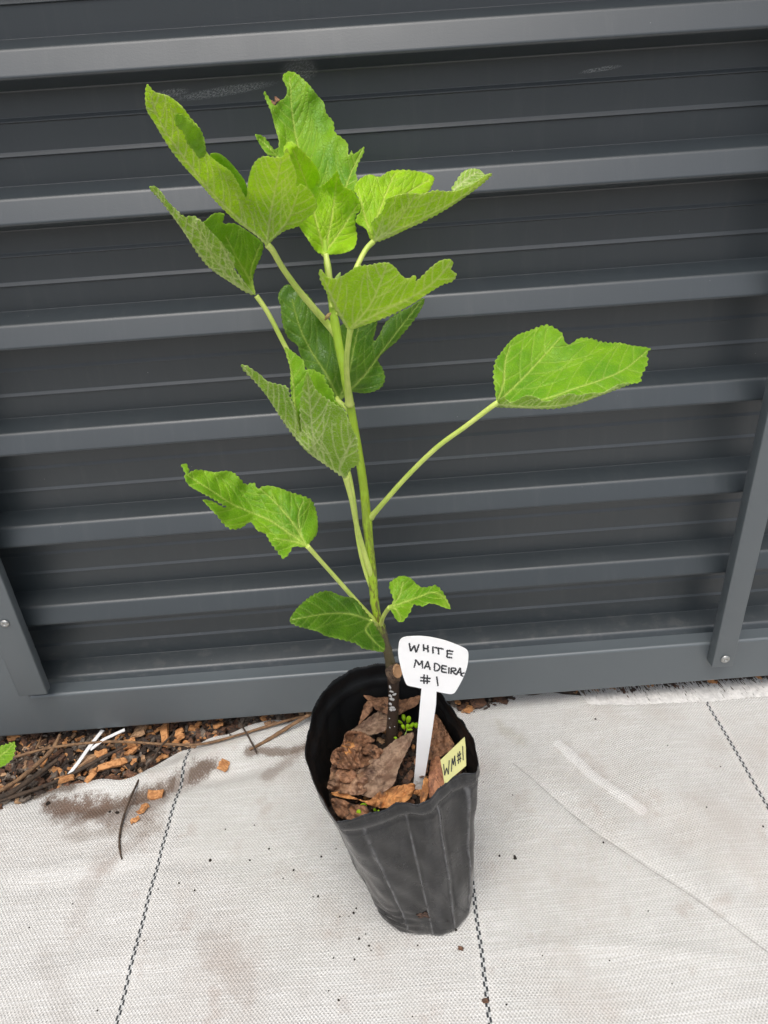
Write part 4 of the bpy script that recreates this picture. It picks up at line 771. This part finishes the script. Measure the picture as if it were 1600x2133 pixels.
# L9 left lower leaf
leaf('long lobed leaf at the lower left with a bent back tip', [
    dict(outline=T3([(835, 1275), (872, 1240), (907, 1190), (907, 1100), (887, 1030), (862, 990), (800, 965), (740, 945), (680, 920), (620, 905), (570, 910), (543, 925), (520, 890), (470, 900), (440, 870), (400, 830), (350, 815), (280, 822), (200, 810), (150, 815), (128, 832), (120, 790), (95, 773), (83, 790), (104, 830), (100, 860), (130, 910), (200, 950), (270, 985), (335, 1022), (370, 1045), (320, 1030), (270, 1000), (208, 990), (250, 1040), (300, 1090), (340, 1140), (390, 1170), (450, 1160), (500, 1130), (540, 1180), (590, 1200), (620, 1250), (660, 1300), (700, 1347), (740, 1310), (762, 1278), (820, 1282)]),
         ctrl=C(T3, [(835, 1275, .80), (905, 1150, .84), (680, 920, .86), (500, 890, .87), (350, 815, .855), (90, 780, .83), (130, 910, .81), (208, 990, .77), (390, 1170, .775), (700, 1345, .775), (540, 1100, .83), (720, 1120, .825), (300, 900, .84)]),
         veins=[T3([(835, 1272), (740, 1200), (620, 1120), (400, 1025), (250, 930), (110, 840)]), T3([(835, 1272), (780, 1170), (690, 1050), (600, 960), (530, 900)]), T3([(835, 1272), (800, 1180), (790, 1080), (820, 1000)]), T3([(835, 1272), (740, 1240), (640, 1230)])], mat=GT, seed=17, teeth=3.7, sec=30, quilt=.0011, wave=.003)],
    [(782, 1296, sy(1296), 6), (745, 1255, .84, 5), (700, 1204, .825, 4.6), (665, 1165, .81, 4.6), (640, 1137, .80, 5.5)])
# L10 low dark leaf
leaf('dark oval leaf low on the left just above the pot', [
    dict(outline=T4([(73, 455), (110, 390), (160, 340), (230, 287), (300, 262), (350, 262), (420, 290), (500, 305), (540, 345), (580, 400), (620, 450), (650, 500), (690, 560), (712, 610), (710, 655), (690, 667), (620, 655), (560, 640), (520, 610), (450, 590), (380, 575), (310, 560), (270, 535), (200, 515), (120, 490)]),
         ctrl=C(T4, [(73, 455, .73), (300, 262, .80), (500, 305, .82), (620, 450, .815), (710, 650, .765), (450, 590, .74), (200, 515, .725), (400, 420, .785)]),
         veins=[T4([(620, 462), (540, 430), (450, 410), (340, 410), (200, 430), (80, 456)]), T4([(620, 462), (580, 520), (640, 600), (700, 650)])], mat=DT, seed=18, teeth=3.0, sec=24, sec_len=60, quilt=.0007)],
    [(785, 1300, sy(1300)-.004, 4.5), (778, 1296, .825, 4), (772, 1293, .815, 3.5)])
# L11 small right leaf
leaf('small curled leaf low on the right above the white marker', [
    dict(outline=T4([(735, 368), (768, 322), (747, 260), (740, 212), (770, 180), (820, 157), (880, 170), (920, 210), (960, 235), (1010, 230), (1050, 224), (1090, 260), (1120, 310), (1150, 378), (1100, 370), (1050, 350), (1000, 345), (965, 362), (900, 350), (882, 390), (850, 440), (820, 468), (785, 452), (762, 412), (745, 385)]),
         ctrl=C(T4, [(735, 368, .81), (820, 160, .85), (740, 212, .84), (960, 235, .84), (1090, 260, .82), (1150, 378, .775), (1000, 345, .79), (820, 465, .77), (880, 330, .815)]),
         veins=[T4([(737, 366), (860, 330), (940, 300), (1030, 270), (1100, 300), (1145, 370)]), T4([(737, 366), (800, 300), (830, 200)]), T4([(737, 366), (790, 390), (820, 450)])], mat=GT, seed=19, teeth=3.0, sec=18, sec_len=40, quilt=.001, wave=.003)],
    [(793, 1303, sy(1303), 5), (797, 1288, .835, 4.6), (804, 1275, .82, 4.4), (812, 1265, .81, 5)])
tl_ = [o for o in fig.children if o.get('label', '').startswith('tallest')][0]
patch('withered_edge', T1([(905, 262), (920, 258), (940, 268), (935, 240), (945, 236), (962, 250), (972, 262), (950, 268), (940, 285), (925, 300)]), C(T1, [(905, 262, 1.078), (940, 240, 1.080), (972, 262, 1.082), (925, 300, 1.076)]), [], DB, tl_, teeth=.8, seed=31, thick=.0006)
# tip bud and dried scale
M_BUD = simple('bud_green', (.36, .52, .12), .45, 0, .4, .2, 90, .0003); M_SCALE = simple('dry_scale', (.45, .32, .13), .7, 0, .2, .3, 200, .0006)
ptube('bud', [(697, 592, sy(592)-.012, 3), (702, 582, sy(582)-.016, 5.5), (706, 574, sy(574)-.018, 4), (709, 567, sy(567)-.019, .8)], M_BUD, fig, seg=10)
ptube('dry_scale', [(677, 667, .905, 1), (681, 661, .90, 4), (686, 655, .902, 3.6), (690, 652, .905, 1)], M_SCALE, fig, seg=8)

# ------------------------------------------------------------------ white T marker
def lab_Y(px, py): return .742+(1690-py)*.00005-(px-880)*.0001
def flat(name, outline, Yf, mat, parent, thick, smooth_n=6, lab=None):
    ol = resample(crom(outline, smooth_n, True), 2.0) if smooth_n > 1 else np.array(outline, float)
    V = [at(float(a), float(b), Yf(a, b)) for a, b in ol]; o = mesh_obj(name, V, [tuple(range(len(V)))], mat, parent, False); solid(o, thick, 1 if False else 0); return o
mk = empty('plant_marker', at(866, 1690, lab_Y(866, 1690))); tag(mk, 'white plastic plant marker with handwritten name standing in the pot', 'plant marker')
head = T6([(158, 200), (175, 160), (215, 138), (290, 129), (400, 128), (510, 142), (640, 172), (760, 215), (850, 255), (885, 285), (893, 330), (885, 420), (860, 510), (820, 600), (770, 690), (740, 728), (700, 737), (640, 728), (560, 712), (555, 712), (550, 850), (528, 1000), (500, 1200), (465, 1420), (435, 1600), (412, 1790), (395, 1920), (380, 2000), (272, 2000), (288, 1925), (310, 1700), (335, 1450), (350, 1200), (368, 1000), (385, 800), (396, 678), (392, 678), (320, 662), (255, 648), (230, 620), (200, 540), (170, 420), (150, 310)])
M = NT('marker_plastic'); x, y, z = M.sep(); c = M.mix(M.ramp(M.noise(30, 4), .4, .7, 0, .4), (.93, .93, .92), (.88, .87, .85)); zz = at(860, 1640, .742).z
c = M.mix(M.math('MULTIPLY', M.ramp(z, zz, zz+.03, 1, 0), M.ramp(M.noise(200, 5), .4, .7, .2, .9)), c, (.42, .38, .34)); M.col(c); M.rough(.35); M.p.inputs['Subsurface Weight'].default_value = .15; M.p.inputs['Subsurface Radius'].default_value = (.003, .003, .003); M_MK = M.m
hd = flat('marker_blade', head, lab_Y, M_MK, mk, .0014, 3)
M_INK = NT('marker_ink'); M_INK.col((.025, .027, .032)); M_INK.rough(.45); M_INK = M_INK.m
def strokes(name, L_, wpx, Yf, dy, parent, seed=1, rag=.25, step=1.0, T=T6):
    bm = bmesh.new(); r = random.Random(seed)
    for st_ in L_:
        c = resample_open(crom(T(st_), 6), step) if len(st_) > 2 else resample_open(np.array(T(st_), float), step)
        prev = None
        for i, p in enumerate(c):
            a = c[max(i-1, 0)]; b = c[min(i+1, len(c)-1)]; t = (b-a)/(np.linalg.norm(b-a)+1e-9); nrm_ = np.array([-t[1], t[0]]); w1 = wpx/2*r.uniform(1-rag, 1+rag); w2 = wpx/2*r.uniform(1-rag, 1+rag)
            q1 = p+nrm_*w1; q2 = p-nrm_*w2; v1 = bm.verts.new(at(*q1, Yf(*q1)-dy)); v2 = bm.verts.new(at(*q2, Yf(*q2)-dy))
            if prev: bm.faces.new((prev[0], prev[1], v2, v1))
            prev = (v1, v2)
    o = bm_obj(name, bm, M_INK, parent); return o
def resample_open(P, step):
    s_ = np.r_[0, np.cumsum(np.linalg.norm(np.diff(P, axis=0), axis=1))]; t = np.linspace(0, s_[-1], max(2, int(s_[-1]/step)+1)); return np.c_[np.interp(t, s_, P[:, 0]), np.interp(t, s_, P[:, 1])]
WH = [[(268, 200), (282, 285)], [(282, 287), (322, 225)], [(322, 225), (340, 300)], [(342, 298), (372, 212)],
      [(418, 212), (420, 285)], [(462, 222), (468, 298)], [(420, 256), (466, 262)],
      [(517, 236), (519, 310)], [(535, 246), (632, 266)], [(575, 254), (578, 322)],
      [(668, 276), (666, 350)], [(668, 278), (732, 290)], [(668, 310), (722, 318)], [(666, 350), (720, 358)]]
MA = [[(318, 462), (338, 374)], [(338, 376), (375, 435)], [(375, 435), (404, 385)], [(404, 385), (408, 470)],
      [(425, 472), (462, 392)], [(462, 392), (488, 484)], [(440, 448), (482, 450)],
      [(534, 412), (532, 494)], [(534, 414), (570, 425), (590, 455), (572, 488), (532, 496)],
      [(614, 432), (608, 505)], [(614, 436), (664, 448)], [(610, 470), (656, 478)], [(608, 504), (662, 514)],
      [(686, 456), (684, 524)],
      [(712, 462), (708, 528)], [(712, 464), (752, 468), (758, 488), (712, 498)], [(722, 498), (762, 536)],
      [(764, 536), (806, 462)], [(806, 462), (816, 536)], [(776, 512), (816, 514)], [(852, 516), (824, 522), (816, 540), (838, 552)],
      ]
N1 = [[(424, 532), (422, 632)], [(458, 538), (456, 634)], [(384, 566), (494, 576)], [(382, 598), (488, 608)], [(556, 554), (572, 656)]]
strokes('lettering', WH, 3.2, lab_Y, .0011, hd, 1, .5); strokes('lettering', [[(a-7, b+3) for a, b in s_] for s_ in WH[:9]]+[[(a+6, b+1) for a, b in s_] for s_ in WH[9:]], .9, lab_Y, .0011, hd, 2, .6)
strokes('lettering', MA, 3.0, lab_Y, .0011, hd, 3, .5); strokes('lettering', [[(a+6, b+4) for a, b in s_] for s_ in MA[4:]], .8, lab_Y, .0011, hd, 4, .6)
strokes('lettering', N1, 3.0, lab_Y, .0011, hd, 5, .3)
# yellow tag
def tg_Y(px, py): return .700+(1610-py)*.0002
tg = empty('plant_tag', at(930, 1640, .70)); tag(tg, 'pale yellow plant tag with black marker writing against the right wall of the pot', 'plant tag')
M_TAG = simple('tag_yellow', (.66, .64, .27), .4, 0, .4, .08, 60, 0)
td = flat('tag_blade', T6([(596, 1440), (852, 1194), (864, 1300), (868, 1496), (800, 1555), (720, 1620), (640, 1700), (620, 1560)]), tg_Y, M_TAG, tg, .0010, 1)
strokes('lettering', [[(630, 1480), (642, 1600)], [(642, 1600), (662, 1520)], [(662, 1520), (680, 1590)], [(680, 1590), (690, 1440)], [(712, 1560), (722, 1420)], [(722, 1420), (735, 1490)], [(735, 1490), (748, 1392)], [(748, 1392), (756, 1500)],
                      [(782, 1362), (788, 1478)], [(800, 1345), (806, 1462)], [(772, 1402), (816, 1370)], [(774, 1446), (818, 1416)], [(832, 1290), (838, 1440)]], 2.0, tg_Y, .0009, td, 7, .2)

# ------------------------------------------------------------------ seedlings
M_SD = leaf_mat('seedling', (.20, .46, .06), (.15, .38, .045), (.35, .6, .15), .3, .4, .4, (.4, .8, .08), .05)
def seedling(name, lab, leaves, stem_pts, z):
    b = empty(name, atz(*stem_pts[0])); tag(b, lab, 'seedling', 'tiny weeds sprouting in the pot')
    P = [atz(*q) for q in stem_pts]; tube('stem', P, [.0007]*len(P), M_BUD, b, 6)
    for i, (cx_, cy_, l_, w_, a_) in enumerate(leaves):
        a_ = math.radians(a_); V = []; c = atz(cx_, cy_, z+.002*i*.5); k = (c-O).dot(FW)/FPX; n = 16
        R_ = (RT*math.cos(a_)-UP*math.sin(a_)); R2 = (RT*math.sin(a_)+UP*math.cos(a_)); nn_ = Vector((0, -.5, .8)).normalized()
        V.append(c+nn_*.0008)
        for q in range(n): t = 2*PI*q/n; V.append(c+(R_*math.cos(t)*l_/2+R2*math.sin(t)*w_/2*(1-.18*math.cos(t)))*k)
        o = mesh_obj('leaf', V, [(0, 1+q, 1+(q+1) % n) for q in range(n)], YT, b, True, [(0, 0, 0, 1)]*(n+1)); solid(o, .0004)
seedling('seedling', 'bright weed seedling with round leaves between stem and marker', [(833, 1504, 14, 6, 30), (841, 1495, 15, 8, 80), (851, 1499, 16, 10, 100), (840, 1514, 12, 7, 60), (849, 1513, 11, 8, 110), (858, 1511, 14, 8, 130), (853, 1520, 14, 5, 0), (867, 1511, 12, 9, 85)], [(838, 1550, .300), (842, 1535, .310), (848, 1521, .316)], .318)
seedling('seedling', 'tiny pale seedling just below the round leaved one', [(825, 1538, 10, 5, 30), (840, 1544, 13, 6, -10)], [(828, 1590, .302), (835, 1560, .310), (836, 1545, .314)], .316)
seedling('seedling', 'two leaved seedling at the front left of the pot', [(757, 1678, 15, 11, -20), (748, 1693, 14, 10, 70)], [(756, 1705, .29), (752, 1690, .298), (754, 1684, .301)], .303)
seedling('seedling', 'small pale seedling right of the two leaved one at the front rim', [(781, 1687, 8, 6, 60), (788, 1691, 9, 5, 100), (784, 1695, 7, 4, 0)], [(785, 1705, .29), (785, 1690, .3)], .303)
# weed leaf at left edge
wl = empty('weed', at(-10, 1600, 1.0)); tag(wl, 'bright green toothed weed leaf poking in at the left edge', 'weed')
patch('leaf', [(-45, 1600), (-30, 1565), (-5, 1556), (15, 1550), (30, 1547), (31, 1562), (26, 1580), (12, 1594), (0, 1600), (-25, 1612)], [(-45, 1600, 1.0), (30, 1547, .98), (0, 1600, .97), (-20, 1560, 1.0)], [[(-45, 1600), (0, 1575), (28, 1550)]], GT, wl, teeth=4.3, tper=9, seed=30, sec=9, sec_len=22, vw=1.4)
